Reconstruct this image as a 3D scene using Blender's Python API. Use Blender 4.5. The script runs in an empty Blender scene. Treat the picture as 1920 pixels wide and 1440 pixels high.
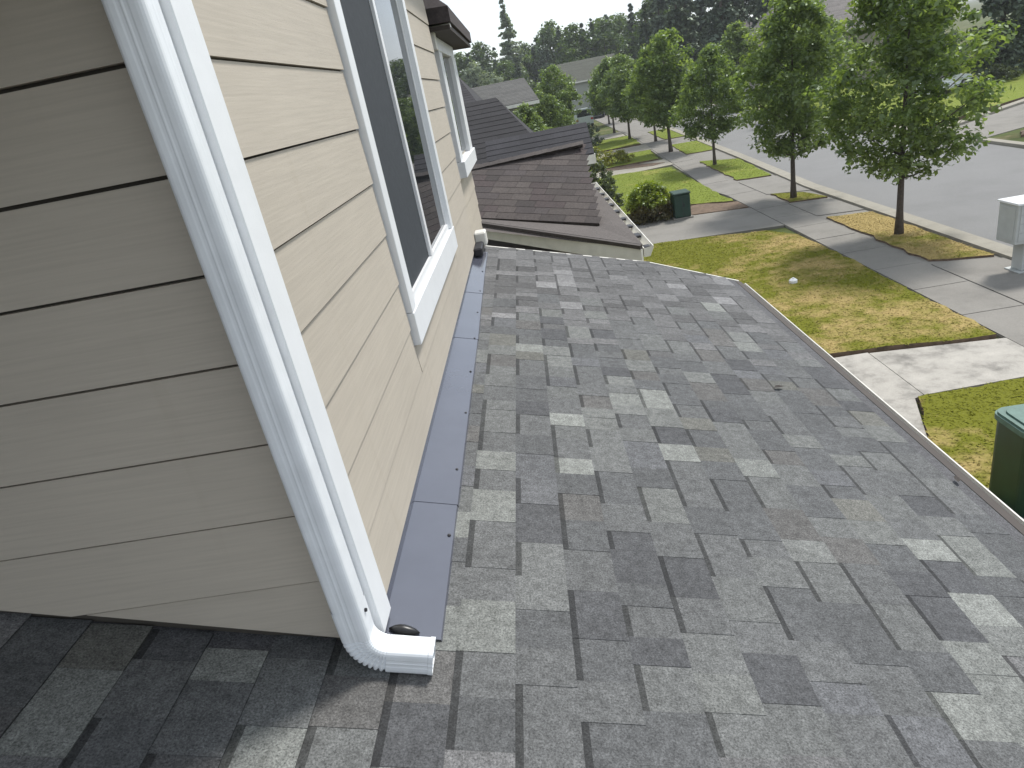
import bpy, math, random
import numpy as np
from mathutils import Matrix, Vector

random.seed(7)
rng = np.random.default_rng(11)
scene = bpy.context.scene
COL = scene.collection
R_ = math.radians
H = 4.9                                   # camera height above the street level ground

# ------------------------------------------------------------------ camera
cam_d = bpy.data.cameras.new('camera')
cam_d.sensor_width = 36.0
cam_d.lens = 36.0 * 1254 / 1920
cam_d.clip_start = 0.05
cam_d.clip_end = 3000
cam = bpy.data.objects.new('camera', cam_d)
COL.objects.link(cam)
CM = Matrix(((0.98365483, 0.16225234, 0.07808556),
             (0.00583366, 0.40471024, -0.91442637),
             (-0.17996985, 0.89993544, 0.39714865)))
cam.matrix_world = Matrix.Translation((0, 0, H)) @ CM.to_4x4()
scene.camera = cam

# ------------------------------------------------------------------ sky, sun, exposure
SUN_EL, SUN_AZ = R_(56), (0.70, 0.715)    # horizontal direction towards the sun
world = bpy.data.worlds.new('World')
scene.world = world
world.use_nodes = True
nt = world.node_tree
nt.nodes.clear()
out = nt.nodes.new('ShaderNodeOutputWorld')
bg = nt.nodes.new('ShaderNodeBackground')
bg.inputs['Strength'].default_value = 0.138
sky = nt.nodes.new('ShaderNodeTexSky')
sky.sky_type = 'NISHITA'
sky.sun_disc = False
sky.sun_elevation = SUN_EL
sky.sun_rotation = math.atan2(SUN_AZ[0], SUN_AZ[1])
sky.air_density = 1.0
sky.dust_density = 0.4
tc = nt.nodes.new('ShaderNodeTexCoord')
mp = nt.nodes.new('ShaderNodeMapping')
mp.inputs['Scale'].default_value = (1.6, 1.6, 4.5)
cn = nt.nodes.new('ShaderNodeTexNoise')
cn.inputs['Scale'].default_value = 1.7
cn.inputs['Detail'].default_value = 7
cn.inputs['Roughness'].default_value = 0.58
cr = nt.nodes.new('ShaderNodeValToRGB')
cr.color_ramp.elements[0].position = 0.38
cr.color_ramp.elements[0].color = (0.80, 0.80, 0.80, 1)
cr.color_ramp.elements[1].position = 0.60
cr.color_ramp.elements[1].color = (0.94, 0.94, 0.94, 1)
cm = nt.nodes.new('ShaderNodeMix')
cm.data_type = 'RGBA'
cb_ = nt.nodes.new('ShaderNodeRGBToBW')     # clouds follow the brightness of the sky round them
cs_ = nt.nodes.new('ShaderNodeVectorMath')
cs_.operation = 'MULTIPLY_ADD'
cs_.inputs[1].default_value = (0.12, 0.12, 0.12)
cs_.inputs[2].default_value = (2.85, 3.06, 3.30)
nt.links.new(sky.outputs['Color'], cb_.inputs[0])
nt.links.new(cb_.outputs[0], cs_.inputs[0])
nt.links.new(cs_.outputs[0], cm.inputs[7])
nt.links.new(tc.outputs['Generated'], mp.inputs['Vector'])
nt.links.new(mp.outputs['Vector'], cn.inputs['Vector'])
nt.links.new(cn.outputs['Fac'], cr.inputs['Fac'])
nt.links.new(cr.outputs['Color'], cm.inputs[0])
nt.links.new(sky.outputs['Color'], cm.inputs[6])
nt.links.new(cm.outputs[2], bg.inputs['Color'])
nt.links.new(bg.outputs['Background'], out.inputs['Surface'])

sun_d = bpy.data.lights.new('sun', 'SUN')
sun_d.energy = 2.0
sun_d.angle = R_(10)          # thin cloud in front of the sun
sun_d.color = (1.0, 0.965, 0.91)
sun = bpy.data.objects.new('sun', sun_d)
COL.objects.link(sun)
sv = Vector((SUN_AZ[0] * math.cos(SUN_EL), SUN_AZ[1] * math.cos(SUN_EL), math.sin(SUN_EL)))
sun.rotation_euler = sv.to_track_quat('Z', 'Y').to_euler()
sun.location = (10, 10, 40)

scene.view_settings.view_transform = 'Standard'
scene.view_settings.look = 'None'
scene.view_settings.exposure = 1.0
scene.view_settings.gamma = 1.0
scene.view_settings.use_curve_mapping = False
scene.render.filter_size = 1.9


# ------------------------------------------------------------------ materials
def mat(name, build):
    m = bpy.data.materials.new(name)
    m.use_nodes = True
    t = m.node_tree
    b = t.nodes['Principled BSDF']
    build(t, b)
    return m


def pos(t, scale=(1, 1, 1), rot=(0, 0, 0), coord='pos'):
    mp_ = t.nodes.new('ShaderNodeMapping')
    mp_.inputs['Scale'].default_value = scale
    mp_.inputs['Rotation'].default_value = rot
    if coord == 'pos':
        g = t.nodes.new('ShaderNodeNewGeometry')
        t.links.new(g.outputs['Position'], mp_.inputs['Vector'])
    else:
        g = t.nodes.new('ShaderNodeTexCoord')
        t.links.new(g.outputs['Object'], mp_.inputs['Vector'])
    return mp_.outputs['Vector']


def noise(t, vec, scale, detail=3, rough=0.55):
    n = t.nodes.new('ShaderNodeTexNoise')
    n.inputs['Scale'].default_value = scale
    n.inputs['Detail'].default_value = detail
    n.inputs['Roughness'].default_value = rough
    t.links.new(vec, n.inputs['Vector'])
    return n.outputs['Fac']


def ramp(t, fac, stops):
    r = t.nodes.new('ShaderNodeValToRGB')
    e = r.color_ramp.elements
    while len(e) < len(stops):
        e.new(0.5)
    for k, (p, c) in enumerate(stops):
        e[k].position = p
        e[k].color = (c[0], c[1], c[2], 1) if not isinstance(c, (int, float)) else (c, c, c, 1)
    t.links.new(fac, r.inputs['Fac'])
    return r.outputs['Color']


def mixc(t, fac, a, b, mode='MIX'):
    m = t.nodes.new('ShaderNodeMix')
    m.data_type = 'RGBA'
    m.blend_type = mode
    for s, v in ((0, fac), (6, a), (7, b)):
        if isinstance(v, (int, float)):
            m.inputs[s].default_value = v
        elif isinstance(v, tuple):
            m.inputs[s].default_value = (v[0], v[1], v[2], 1)
        else:
            t.links.new(v, m.inputs[s])
    return m.outputs[2]


def attr(t, name):
    a = t.nodes.new('ShaderNodeAttribute')
    a.attribute_name = name
    return a


def bump(t, b, h, strength=0.3, dist=0.01):
    n = t.nodes.new('ShaderNodeBump')
    n.inputs['Strength'].default_value = strength
    n.inputs['Distance'].default_value = dist
    t.links.new(h, n.inputs['Height'])
    t.links.new(n.outputs['Normal'], b.inputs['Normal'])


def simple(name, c, rough=0.6, metal=0.0, var=0.12, scale=6.0, spec=0.5, bmp=0.0, bscale=80):
    def f(t, b):
        v = pos(t)
        n = noise(t, v, scale, 4)
        lo = tuple(x * (1 - var) for x in c)
        hi = tuple(min(1, x * (1 + var)) for x in c)
        t.links.new(ramp(t, n, [(0.3, lo), (0.7, hi)]), b.inputs['Base Color'])
        b.inputs['Roughness'].default_value = rough
        b.inputs['Metallic'].default_value = metal
        b.inputs['Specular IOR Level'].default_value = spec
        if bmp:
            bump(t, b, noise(t, v, bscale, 4), bmp, 0.004)
    return mat(name, f)


def siding_mat(name, c):
    def f(t, b):
        g = noise(t, pos(t, (2.2, 2.2, 70)), 2.0, 5, 0.6)
        big = noise(t, pos(t, (1, 1, 1)), 1.3, 3)
        col = ramp(t, big, [(0.3, tuple(x * 0.95 for x in c)), (0.7, tuple(x * 1.04 for x in c))])
        # faint dirt streaks running down the boards
        st = noise(t, pos(t, (9, 9, 0.8)), 1.6, 4)
        dirt = ramp(t, st, [(0.60, 0.0), (0.82, 0.22)])
        col = mixc(t, dirt, col, (c[0] * 0.72, c[1] * 0.68, c[2] * 0.6))
        gr = ramp(t, g, [(0.35, 0.94), (0.65, 1.03)])
        col = mixc(t, 1.0, col, gr, 'MULTIPLY')
        t.links.new(col, b.inputs['Base Color'])
        b.inputs['Roughness'].default_value = 0.62
        b.inputs['Specular IOR Level'].default_value = 0.35
        bump(t, b, g, 0.35, 0.0015)
    return mat(name, f)


def shingle_mat(name, tint=(1, 1, 1), speck=0.75):
    def f(t, b):
        oi = t.nodes.new('ShaderNodeObjectInfo')
        sh = attr(t, 'shade')
        base = mixc(t, 1.0, oi.outputs['Color'], sh.outputs['Color'], 'MULTIPLY')
        base = mixc(t, 1.0, base, tint, 'MULTIPLY')
        v = pos(t)
        fine = noise(t, v, 210, 3, 0.8)
        mid = noise(t, v, 34, 5, 0.75)
        big = noise(t, v, 2.2, 3)
        k = ramp(t, fine, [(0.28, 1 - speck), (0.5, 0.98), (0.74, 1 + speck)])
        base = mixc(t, 1.0, base, k, 'MULTIPLY')
        base = mixc(t, 1.0, base, ramp(t, mid, [(0.30, 0.66), (0.70, 1.34)]), 'MULTIPLY')
        base = mixc(t, 1.0, base, ramp(t, big, [(0.3, 0.93), (0.7, 1.08)]), 'MULTIPLY')
        t.links.new(base, b.inputs['Base Color'])
        b.inputs['Roughness'].default_value = 0.88
        b.inputs['Specular IOR Level'].default_value = 0.4
        bump(t, b, fine, 0.6, 0.002)
    return mat(name, f)


def lawn_mat(name, dry_shift=0.0, green=(0.142, 0.148, 0.014), dry=(0.35, 0.265, 0.105)):
    def f(t, b):
        v = pos(t, (1, 1, 0.0))
        a = noise(t, v, 0.42, 4, 0.6)
        c = noise(t, v, 2.6, 5, 0.7)
        d = noise(t, pos(t), 60, 3, 0.7)
        mx = t.nodes.new('ShaderNodeMath')
        mx.operation = 'MULTIPLY_ADD'
        t.links.new(c, mx.inputs[0])
        mx.inputs[1].default_value = 0.55
        t.links.new(a, mx.inputs[2])
        fac = ramp(t, mx.outputs[0], [(0.73 - dry_shift, 0.0), (0.90 - dry_shift, 1.0)])
        col = mixc(t, fac, green, dry)
        col = mixc(t, 1.0, col, ramp(t, d, [(0.25, 0.84), (0.7, 1.12)]), 'MULTIPLY')
        s = attr(t, 'shade')
        col = mixc(t, 1.0, col, s.outputs['Color'], 'MULTIPLY')
        t.links.new(col, b.inputs['Base Color'])
        b.inputs['Roughness'].default_value = 0.9
        b.inputs['Specular IOR Level'].default_value = 0.15
        bump(t, b, d, 0.4, 0.01)
    return mat(name, f)


def concrete_mat(name, c, stain=0.25, scale=1.5):
    def f(t, b):
        v = pos(t)
        a = noise(t, v, scale, 6, 0.65)
        d = noise(t, v, 55, 3, 0.6)
        col = ramp(t, a, [(0.28, tuple(x * (1 - stain) for x in c)), (0.5, c), (0.75, tuple(x * (1 + stain * 0.5) for x in c))])
        col = mixc(t, 1.0, col, ramp(t, d, [(0.3, 0.88), (0.7, 1.1)]), 'MULTIPLY')
        t.links.new(col, b.inputs['Base Color'])
        b.inputs['Roughness'].default_value = 0.85
        b.inputs['Specular IOR Level'].default_value = 0.3
        bump(t, b, d, 0.3, 0.003)
    return mat(name, f)


def leaf_mat(name, dark, light, trans=0.58):
    m = bpy.data.materials.new(name)
    m.use_nodes = True
    t = m.node_tree
    t.nodes.clear()
    o = t.nodes.new('ShaderNodeOutputMaterial')
    s = attr(t, 'shade')
    col = ramp(t, s.outputs['Fac'], [(0.0, dark), (1.0, light)])
    n = noise(t, pos(t), 1.1, 3)
    col = mixc(t, 1.0, col, ramp(t, n, [(0.3, 0.8), (0.7, 1.2)]), 'MULTIPLY')
    d = t.nodes.new('ShaderNodeBsdfDiffuse')
    tr = t.nodes.new('ShaderNodeBsdfTranslucent')
    gl = t.nodes.new('ShaderNodeBsdfGlossy')
    gl.inputs['Roughness'].default_value = 0.45
    gl.inputs['Color'].default_value = (0.7, 0.8, 0.7, 1)
    t.links.new(col, d.inputs['Color'])
    t.links.new(mixc(t, 1.0, col, (1.25, 1.3, 0.6), 'MULTIPLY'), tr.inputs['Color'])
    m1 = t.nodes.new('ShaderNodeMixShader')
    m1.inputs[0].default_value = trans
    t.links.new(d.outputs[0], m1.inputs[1])
    t.links.new(tr.outputs[0], m1.inputs[2])
    m2 = t.nodes.new('ShaderNodeMixShader')
    m2.inputs[0].default_value = 0.06
    t.links.new(m1.outputs[0], m2.inputs[1])
    t.links.new(gl.outputs[0], m2.inputs[2])
    t.links.new(m2.outputs[0], o.inputs['Surface'])
    return m


M = {}
M['siding'] = siding_mat('beige painted fibre cement siding', (0.495, 0.444, 0.372))
M['back'] = simple('dark building paper', (0.065, 0.057, 0.047), 0.9)
M['trim'] = simple('white painted trim', (0.80, 0.815, 0.83), 0.42, var=0.03, scale=9, bmp=0.08, bscale=40)
M['spout'] = simple('white baked enamel aluminium', (0.80, 0.825, 0.85), 0.30, var=0.05, scale=14, spec=0.5, bmp=0.05, bscale=60)
M['vinyl'] = simple('white vinyl', (0.80, 0.81, 0.82), 0.35, var=0.03)
M['screen'] = simple('charcoal insect screen mesh', (0.050, 0.056, 0.064), 0.75, var=0.10, scale=30, spec=0.25)
M['glass'] = simple('dark window glass', (0.018, 0.021, 0.024), 0.015, var=0.05, spec=0.9)
M['shingle'] = shingle_mat('grey asphalt shingle granules')
M['brown_shingle'] = shingle_mat('brown asphalt shingle granules', (0.87, 0.87, 0.87), 0.3)
M['flash'] = simple('grey blue painted steel flashing', (0.078, 0.083, 0.108), 0.12, metal=0.0, var=0.08, scale=5, spec=0.5)
M['flash'].node_tree.nodes['Principled BSDF'].inputs['IOR'].default_value = 2.1
M['dark_metal'] = simple('dark steel nail', (0.03, 0.03, 0.035), 0.5, metal=0.4)
M['gutter'] = simple('cream white gutter', (0.74, 0.72, 0.66), 0.45, var=0.08, scale=7)
M['gutter_in'] = simple('dirty gutter floor', (0.13, 0.122, 0.108), 0.9, var=0.35, scale=18)
M['soffit'] = simple('beige soffit', (0.30, 0.27, 0.22), 0.8)
M['n_soffit'] = simple('dark brown fascia paint', (0.050, 0.040, 0.034), 0.7)
M['asphalt'] = concrete_mat('worn grey asphalt', (0.200, 0.199, 0.197), 0.14, 0.35)
M['concrete'] = concrete_mat('weathered concrete', (0.225, 0.213, 0.193), 0.22, 0.9)
M['kerb'] = concrete_mat('pale kerb concrete', (0.30, 0.28, 0.235), 0.2, 2.0)
M['path'] = concrete_mat('bleached stained concrete', (0.37, 0.35, 0.315), 0.5, 2.4)
M['lawn'] = lawn_mat('half dry lawn', -0.008)
M['lawn_dry'] = lawn_mat('dry verge grass', 0.10)
M['lawn_green'] = lawn_mat('watered green lawn', -0.12, (0.165, 0.205, 0.030), (0.27, 0.26, 0.07))
M['soil'] = simple('bare soil and mulch', (0.145, 0.100, 0.068), 0.95, var=0.35, scale=9, bmp=0.6, bscale=30)
M['meadow'] = lawn_mat('rough ground beyond the street', -0.05, (0.075, 0.095, 0.028), (0.18, 0.15, 0.08))
M['bark'] = simple('grey brown bark', (0.085, 0.068, 0.055), 0.9, var=0.3, scale=18, bmp=0.8, bscale=35)
M['leaf'] = leaf_mat('street tree leaves', (0.085, 0.132, 0.040), (0.245, 0.312, 0.105))
M['leaf_far'] = leaf_mat('broadleaf canopy', (0.045, 0.085, 0.022), (0.12, 0.165, 0.045))
M['conifer'] = leaf_mat('conifer needles', (0.055, 0.080, 0.055), (0.120, 0.150, 0.095), 0.12)
M['pale_conifer'] = leaf_mat('pale conifer needles', (0.20, 0.24, 0.19), (0.36, 0.40, 0.33), 0.4)
M['bush'] = leaf_mat('bright bush leaves', (0.16, 0.22, 0.02), (0.35, 0.39, 0.055))
M['rust_bush'] = leaf_mat('bronze bush leaves', (0.090, 0.075, 0.028), (0.20, 0.16, 0.06))
M['sage'] = leaf_mat('grey green shrub leaves', (0.050, 0.065, 0.034), (0.125, 0.145, 0.085))
M['yellow'] = leaf_mat('yellow green shrub leaves', (0.16, 0.17, 0.025), (0.34, 0.32, 0.05))
M['box_green'] = simple('dark green painted steel', (0.010, 0.042, 0.028), 0.42, var=0.15)
M['box_lid'] = simple('weathered teal lid', (0.090, 0.165, 0.140), 0.6, var=0.18, scale=12)
M['grey_steel'] = simple('pale grey painted steel', (0.46, 0.48, 0.47), 0.45, var=0.07)
M['dark_line'] = simple('dark seam', (0.04, 0.045, 0.045), 0.7)
M['roof_dark'] = shingle_mat('charcoal far roof shingles', (1, 1, 1), 0.2)
M['wall_far'] = siding_mat('greyish far siding', (0.30, 0.27, 0.24))
M['wall_pale'] = siding_mat('pale far siding', (0.36, 0.37, 0.33))
M['car_white'] = simple('white car paint', (0.72, 0.75, 0.78), 0.25, var=0.02)
M['car_dark'] = simple('dark blue car paint', (0.014, 0.017, 0.030), 0.22, var=0.05)
M['car_grey'] = simple('silver green car paint', (0.42, 0.47, 0.45), 0.3, metal=0.2, var=0.05)
M['tyre'] = simple('tyre rubber', (0.018, 0.018, 0.018), 0.85)
M['rim'] = simple('alloy rim', (0.45, 0.45, 0.46), 0.35, metal=0.7)
M['lamp'] = simple('clear lamp plastic', (0.65, 0.66, 0.66), 0.2)
M['tail'] = simple('red lamp plastic', (0.30, 0.015, 0.012), 0.25)
M['gap_black'] = simple('shaded gap black', (0.012, 0.012, 0.013), 0.35)  # darkness of a small opening, put into the colour
M['dryleaf'] = simple('dry brown leaf', (0.035, 0.028, 0.024), 0.8)


# ------------------------------------------------------------------ mesh builder
class MB:
    def __init__(self):
        self.v, self.f, self.m, self.s = [], [], [], []

    def face(self, pts, mi=0, s=1.0):
        n = len(self.v)
        self.v.extend([tuple(p) for p in pts])
        self.f.append(list(range(n, n + len(pts))))
        self.m.append(mi)
        self.s.append(s)

    def poly(self, verts, faces, mi=0, s=1.0):
        n = len(self.v)
        self.v.extend([tuple(p) for p in verts])
        for f in faces:
            self.f.append([n + i for i in f])
            self.m.append(mi)
            self.s.append(s)

    def box(self, a, b, mi=0, s=1.0, bev=0.0):
        x0, x1 = sorted((a[0], b[0]))
        y0, y1 = sorted((a[1], b[1]))
        z0, z1 = sorted((a[2], b[2]))
        if bev <= 0:
            V = [(x, y, z) for z in (z0, z1) for y in (y0, y1) for x in (x0, x1)]
            F = [(0, 2, 3, 1), (4, 5, 7, 6), (0, 1, 5, 4), (2, 6, 7, 3), (0, 4, 6, 2), (1, 3, 7, 5)]
            self.poly(V, F, mi, s)
            return
        e = min(bev, (x1 - x0) * .45, (y1 - y0) * .45, (z1 - z0) * .45)
        V, idx = [], {}
        for ix, (x, sx) in enumerate(((x0, 1), (x1, -1))):
            for iy, (y, sy) in enumerate(((y0, 1), (y1, -1))):
                for iz, (z, sz) in enumerate(((z0, 1), (z1, -1))):
                    idx[(ix, iy, iz, 0)] = len(V); V.append((x, y + sy * e, z + sz * e))
                    idx[(ix, iy, iz, 1)] = len(V); V.append((x + sx * e, y, z + sz * e))
                    idx[(ix, iy, iz, 2)] = len(V); V.append((x + sx * e, y + sy * e, z))
        F = []
        for i in (0, 1):
            q = [(i, 0, 0, 0), (i, 1, 0, 0), (i, 1, 1, 0), (i, 0, 1, 0)]
            F.append(q if i else q[::-1])
            q = [(0, i, 0, 1), (1, i, 0, 1), (1, i, 1, 1), (0, i, 1, 1)]
            F.append(q[::-1] if i else q)
            q = [(0, 0, i, 2), (1, 0, i, 2), (1, 1, i, 2), (0, 1, i, 2)]
            F.append(q if i else q[::-1])
        for i in (0, 1):
            for j in (0, 1):
                F.append([(i, j, 0, 0), (i, j, 1, 0), (i, j, 1, 1), (i, j, 0, 1)])
                F.append([(i, 0, j, 0), (i, 1, j, 0), (i, 1, j, 2), (i, 0, j, 2)])
                F.append([(0, i, j, 1), (1, i, j, 1), (1, i, j, 2), (0, i, j, 2)])
                for k in (0, 1):
                    F.append([(i, j, k, 0), (i, j, k, 1), (i, j, k, 2)])
        F = [f for f in F if len(f) == 4 or len(f) == 3]
        seen, FF = set(), []
        for f in F:
            key = tuple(sorted(f))
            if key not in seen:
                seen.add(key)
                FF.append([idx[q] for q in f])
        self.poly(V, FF, mi, s)

    def prism(self, poly, z0, z1, mi=0, s=1.0, side=None):
        n = len(poly)
        f = lambda z, p: z(p) if callable(z) else z
        bot = [(p[0], p[1], f(z0, p)) for p in poly]
        top = [(p[0], p[1], f(z1, p)) for p in poly]
        a = sum(poly[i][0] * poly[(i + 1) % n][1] - poly[(i + 1) % n][0] * poly[i][1] for i in range(n))
        if a < 0:
            bot, top = bot[::-1], top[::-1]
        V = bot + top
        self.poly(V, [list(range(n, 2 * n)), list(range(n))[::-1]], mi, s)
        self.poly(V, [(i, (i + 1) % n, n + (i + 1) % n, n + i) for i in range(n)], mi if side is None else side, s)

    def tube(self, pts, radii, seg=7, mi=0, s=1.0, cap=True):
        rings = []
        P = [Vector(p) for p in pts]
        ref = Vector((0.3, 0.9, 0.2)).normalized()
        V, F = [], []
        for i, p in enumerate(P):
            t = (P[min(i + 1, len(P) - 1)] - P[max(i - 1, 0)])
            t = t.normalized() if t.length > 1e-9 else Vector((0, 0, 1))
            a = t.cross(ref)
            if a.length < 1e-3:
                a = t.cross(Vector((1, 0, 0)))
            a.normalize()
            b = t.cross(a)
            rings.append(len(V))
            for k in range(seg):
                an = 2 * math.pi * k / seg
                V.append(p + (a * math.cos(an) + b * math.sin(an)) * radii[i])
        for i in range(len(P) - 1):
            for k in range(seg):
                k2 = (k + 1) % seg
                F.append((rings[i] + k, rings[i] + k2, rings[i + 1] + k2, rings[i + 1] + k))
        if cap:
            F.append([rings[-1] + k for k in range(seg)])
            F.append([rings[0] + k for k in range(seg)][::-1])
        self.poly(V, F, mi, s)

    def mesh(self, name, mats, smooth=False):
        me = bpy.data.meshes.new(name)
        me.from_pydata([tuple(p) for p in self.v], [], self.f)
        for m_ in (mats if isinstance(mats, (list, tuple)) else [mats]):
            me.materials.append(m_)
        me.polygons.foreach_set('material_index', self.m)
        a = me.attributes.new('shade', 'FLOAT', 'FACE')
        a.data.foreach_set('value', self.s)
        if smooth:
            me.polygons.foreach_set('use_smooth', [True] * len(self.f))
        me.update()
        return me


ROOTLOC = {}


def link(o, parent=None):
    COL.objects.link(o)
    if parent is not None:
        o.parent = parent
        if parent.name in ROOTLOC:          # parts are modelled in world coordinates
            o.matrix_parent_inverse = Matrix.Translation(ROOTLOC[parent.name]).inverted()
    return o


def obj(name, mb, mats=None, parent=None, smooth=False, kind=None):
    o = bpy.data.objects.new(name, mb.mesh(name, mats, smooth) if isinstance(mb, MB) else mb)
    if kind:
        o['kind'] = kind
    return link(o, parent)


def tag(o, label=None, cat=None, group=None, kind=None):
    if label: o['label'] = label
    if cat: o['category'] = cat
    if group: o['group'] = group
    if kind: o['kind'] = kind
    return o


def thing(name, loc, label, cat, group=None, world_parts=True):
    o = bpy.data.objects.new(name, None)
    o.location = loc
    o.empty_display_size = 0.3
    COL.objects.link(o)
    if world_parts:
        ROOTLOC[o.name] = Vector(loc)
    return tag(o, label, cat, group)


def fast_mesh(name, V, nper, mats, shade, smooth=False):
    """many separate polygons of nper corners each, V shaped (n, nper, 3)"""
    n = len(V)
    me = bpy.data.meshes.new(name)
    me.vertices.add(n * nper)
    me.vertices.foreach_set('co', np.ascontiguousarray(V, dtype=np.float32).ravel())
    me.loops.add(n * nper)
    me.loops.foreach_set('vertex_index', np.arange(n * nper, dtype=np.int32))
    me.polygons.add(n)
    me.polygons.foreach_set('loop_start', np.arange(0, n * nper, nper, dtype=np.int32))
    me.polygons.foreach_set('loop_total', np.full(n, nper, dtype=np.int32))
    for m_ in mats:
        me.materials.append(m_)
    a = me.attributes.new('shade', 'FLOAT', 'FACE')
    a.data.foreach_set('value', np.asarray(shade, dtype=np.float32))
    me.update(calc_edges=True)
    me.validate()
    return me


# ------------------------------------------------------------------ ground, road and paving
def xc(y):                                  # near kerb line of the street
    return float(np.interp(y, [-60, 12, 24, 34, 54, 90, 200], [9.62, 9.62, 9.66, 10.25, 11.2, 11.6, 11.8]))


def band(ys, xa, xb):
    return [(xa(y), y) for y in ys] + [(xb(y), y) for y in reversed(ys)]


YS = [-60, -20, 0, 6, 12, 18, 24, 29, 34, 40, 46, 54, 64, 76, 90, 130, 200]
mb = MB()
mb.prism([(-900, -500), (900, -500), (900, 1500), (-900, 1500)], -1.0, -0.06)
tag(obj('ground', mb, M['meadow']), kind='structure')

mb = MB()
mb.prism(band(YS, lambda y: xc(y) - 0.02, lambda y: xc(y) + 6.9), -0.5, -0.045)
tag(obj('road', mb, M['asphalt']), kind='structure')
mb = MB()
mb.prism([(15.9, 26.6), (17.6, 27.4), (30, 32.4), (36, 35.4), (33, 40), (24, 34.6), (18.2, 30.9), (15.6, 28.4)], -0.5, -0.036)
tag(obj('side_road', mb, M['concrete']), kind='structure')

mb = MB()
mb.prism(band([y for y in YS if y <= 200], lambda y: xc(y) - 0.40, lambda y: xc(y)), -0.4, 0.06)
tag(obj('kerb', mb, M['kerb']), kind='structure')
mb = MB()
mb.prism(band([y for y in (-60, -20, 0, 12, 20, 26.8)], lambda y: xc(y) + 6.88, lambda y: xc(y) + 7.2), -0.4, 0.06)
mb.prism([(16.3, 28.6), (18.2, 30.95), (24, 34.65), (33, 40.0), (32.8, 40.4), (23.8, 35.0), (18.0, 31.3), (16.55, 29.4), (17.4, 31), (17.9, 36), (18.2, 60),
          (17.8, 60), (17.5, 36), (17.0, 31)][:8] + [(16.1, 28.9)], -0.4, 0.06)
mb.prism(band([31, 34, 40, 54, 90, 200], lambda y: xc(y) + 6.88, lambda y: xc(y) + 7.2), -0.4, 0.055)
tag(obj('far_kerb', mb, M['kerb']), kind='structure')

# paved verge: concrete base under walk, aprons and pads
mb = MB()
mb.prism(band([-10, 0, 6, 10, 13.4, 18.8, 24, 27.4, 34, 45, 60, 90, 130], lambda y: 6.90 if y < 30 else xc(y) - 3.2, lambda y: xc(y) - 0.40), -0.4, -0.012)
tag(obj('pavement_base', mb, M['concrete']), kind='structure')

sw = bpy.data.objects.new('sidewalk', None)
COL.objects.link(sw)
tag(sw, kind='structure')
ROOTLOC[sw.name] = Vector((0, 0, 0))
y = -6.0
k = 0
while y < 90:
    L = 1.55
    x0 = (6.91 if y < 26 else xc(y) - 3.15 + 0.05)
    x1 = x0 + 1.02
    mb = MB()
    dz = rng.uniform(-0.004, 0.004)
    y1 = y + L - 0.022
    xb0 = (6.91 if y1 < 26 else xc(y1) - 3.15 + 0.05)
    mb.prism([(x0, y), (x1, y), (xb0 + 1.02, y1), (xb0, y1)], -0.2, 0.010 + dz)
    if y < 60:
        obj('paving_slab', mb, M['concrete'], sw)
    y += L

# driveways and the front path
dr = MB()
dr.prism([(1.2, 20.1), (6.88, 19.3), (6.88, 22.35), (1.2, 23.6)], -0.3, 0.012)
tag(obj('driveway', dr, M['concrete']), kind='structure')
dr = MB()
dr.prism([(7.97, 19.75), (9.2, 19.5), (9.2, 21.7), (7.97, 22.0)], -0.3, 0.008)
dr.prism([(7.97, 24.0), (9.25, 23.4), (9.6, 27.2), (7.97, 27.2)], -0.3, 0.008)
dr.prism([(7.97, -6), (9.2, -6), (9.2, 13.55), (7.97, 13.9)], -0.3, 0.008)
tag(obj('driveway_apron', dr, M['concrete']), kind='structure')
dr = MB()
dr.prism([(3.2, 34.8), (7.2, 35.4), (7.2, 38.0), (3.2, 38.0)], -0.3, 0.014)
dr.prism([(3.2, 44.0), (7.6, 43.6), (7.8, 47), (3.2, 47)], -0.3, 0.014)
dr.prism([(3.2, 56.0), (7.8, 55.6), (8, 60), (3.2, 60)], -0.3, 0.014)
tag(obj('side_driveway', dr, M['kerb']), kind='structure')
fp = bpy.data.objects.new('front_path', None)
COL.objects.link(fp)
tag(fp, kind='structure')
ROOTLOC[fp.name] = Vector((0, 0, 0))
for (xa, xb) in ((1.6, 3.1), (3.115, 4.9), (4.915, 6.885)):
    mb = MB()
    if xa < 3:
        mb.prism([(xa, 7.4), (xb, 7.4), (xb, 10.16), (xa, 10.12)], -0.2, 0.020)
    elif xa < 4:
        mb.prism([(xa, 7.4), (4.35, 7.4), (4.75, 8.45), (xb, 8.52), (xb, 10.14), (xa, 10.16)], -0.2, 0.022)
    else:
        mb.prism([(xa, 8.52), (xb, 8.62), (xb, 9.88), (xa, 10.12)], -0.2, 0.018)
    obj('paving_slab', mb, M['path'], fp)

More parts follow.
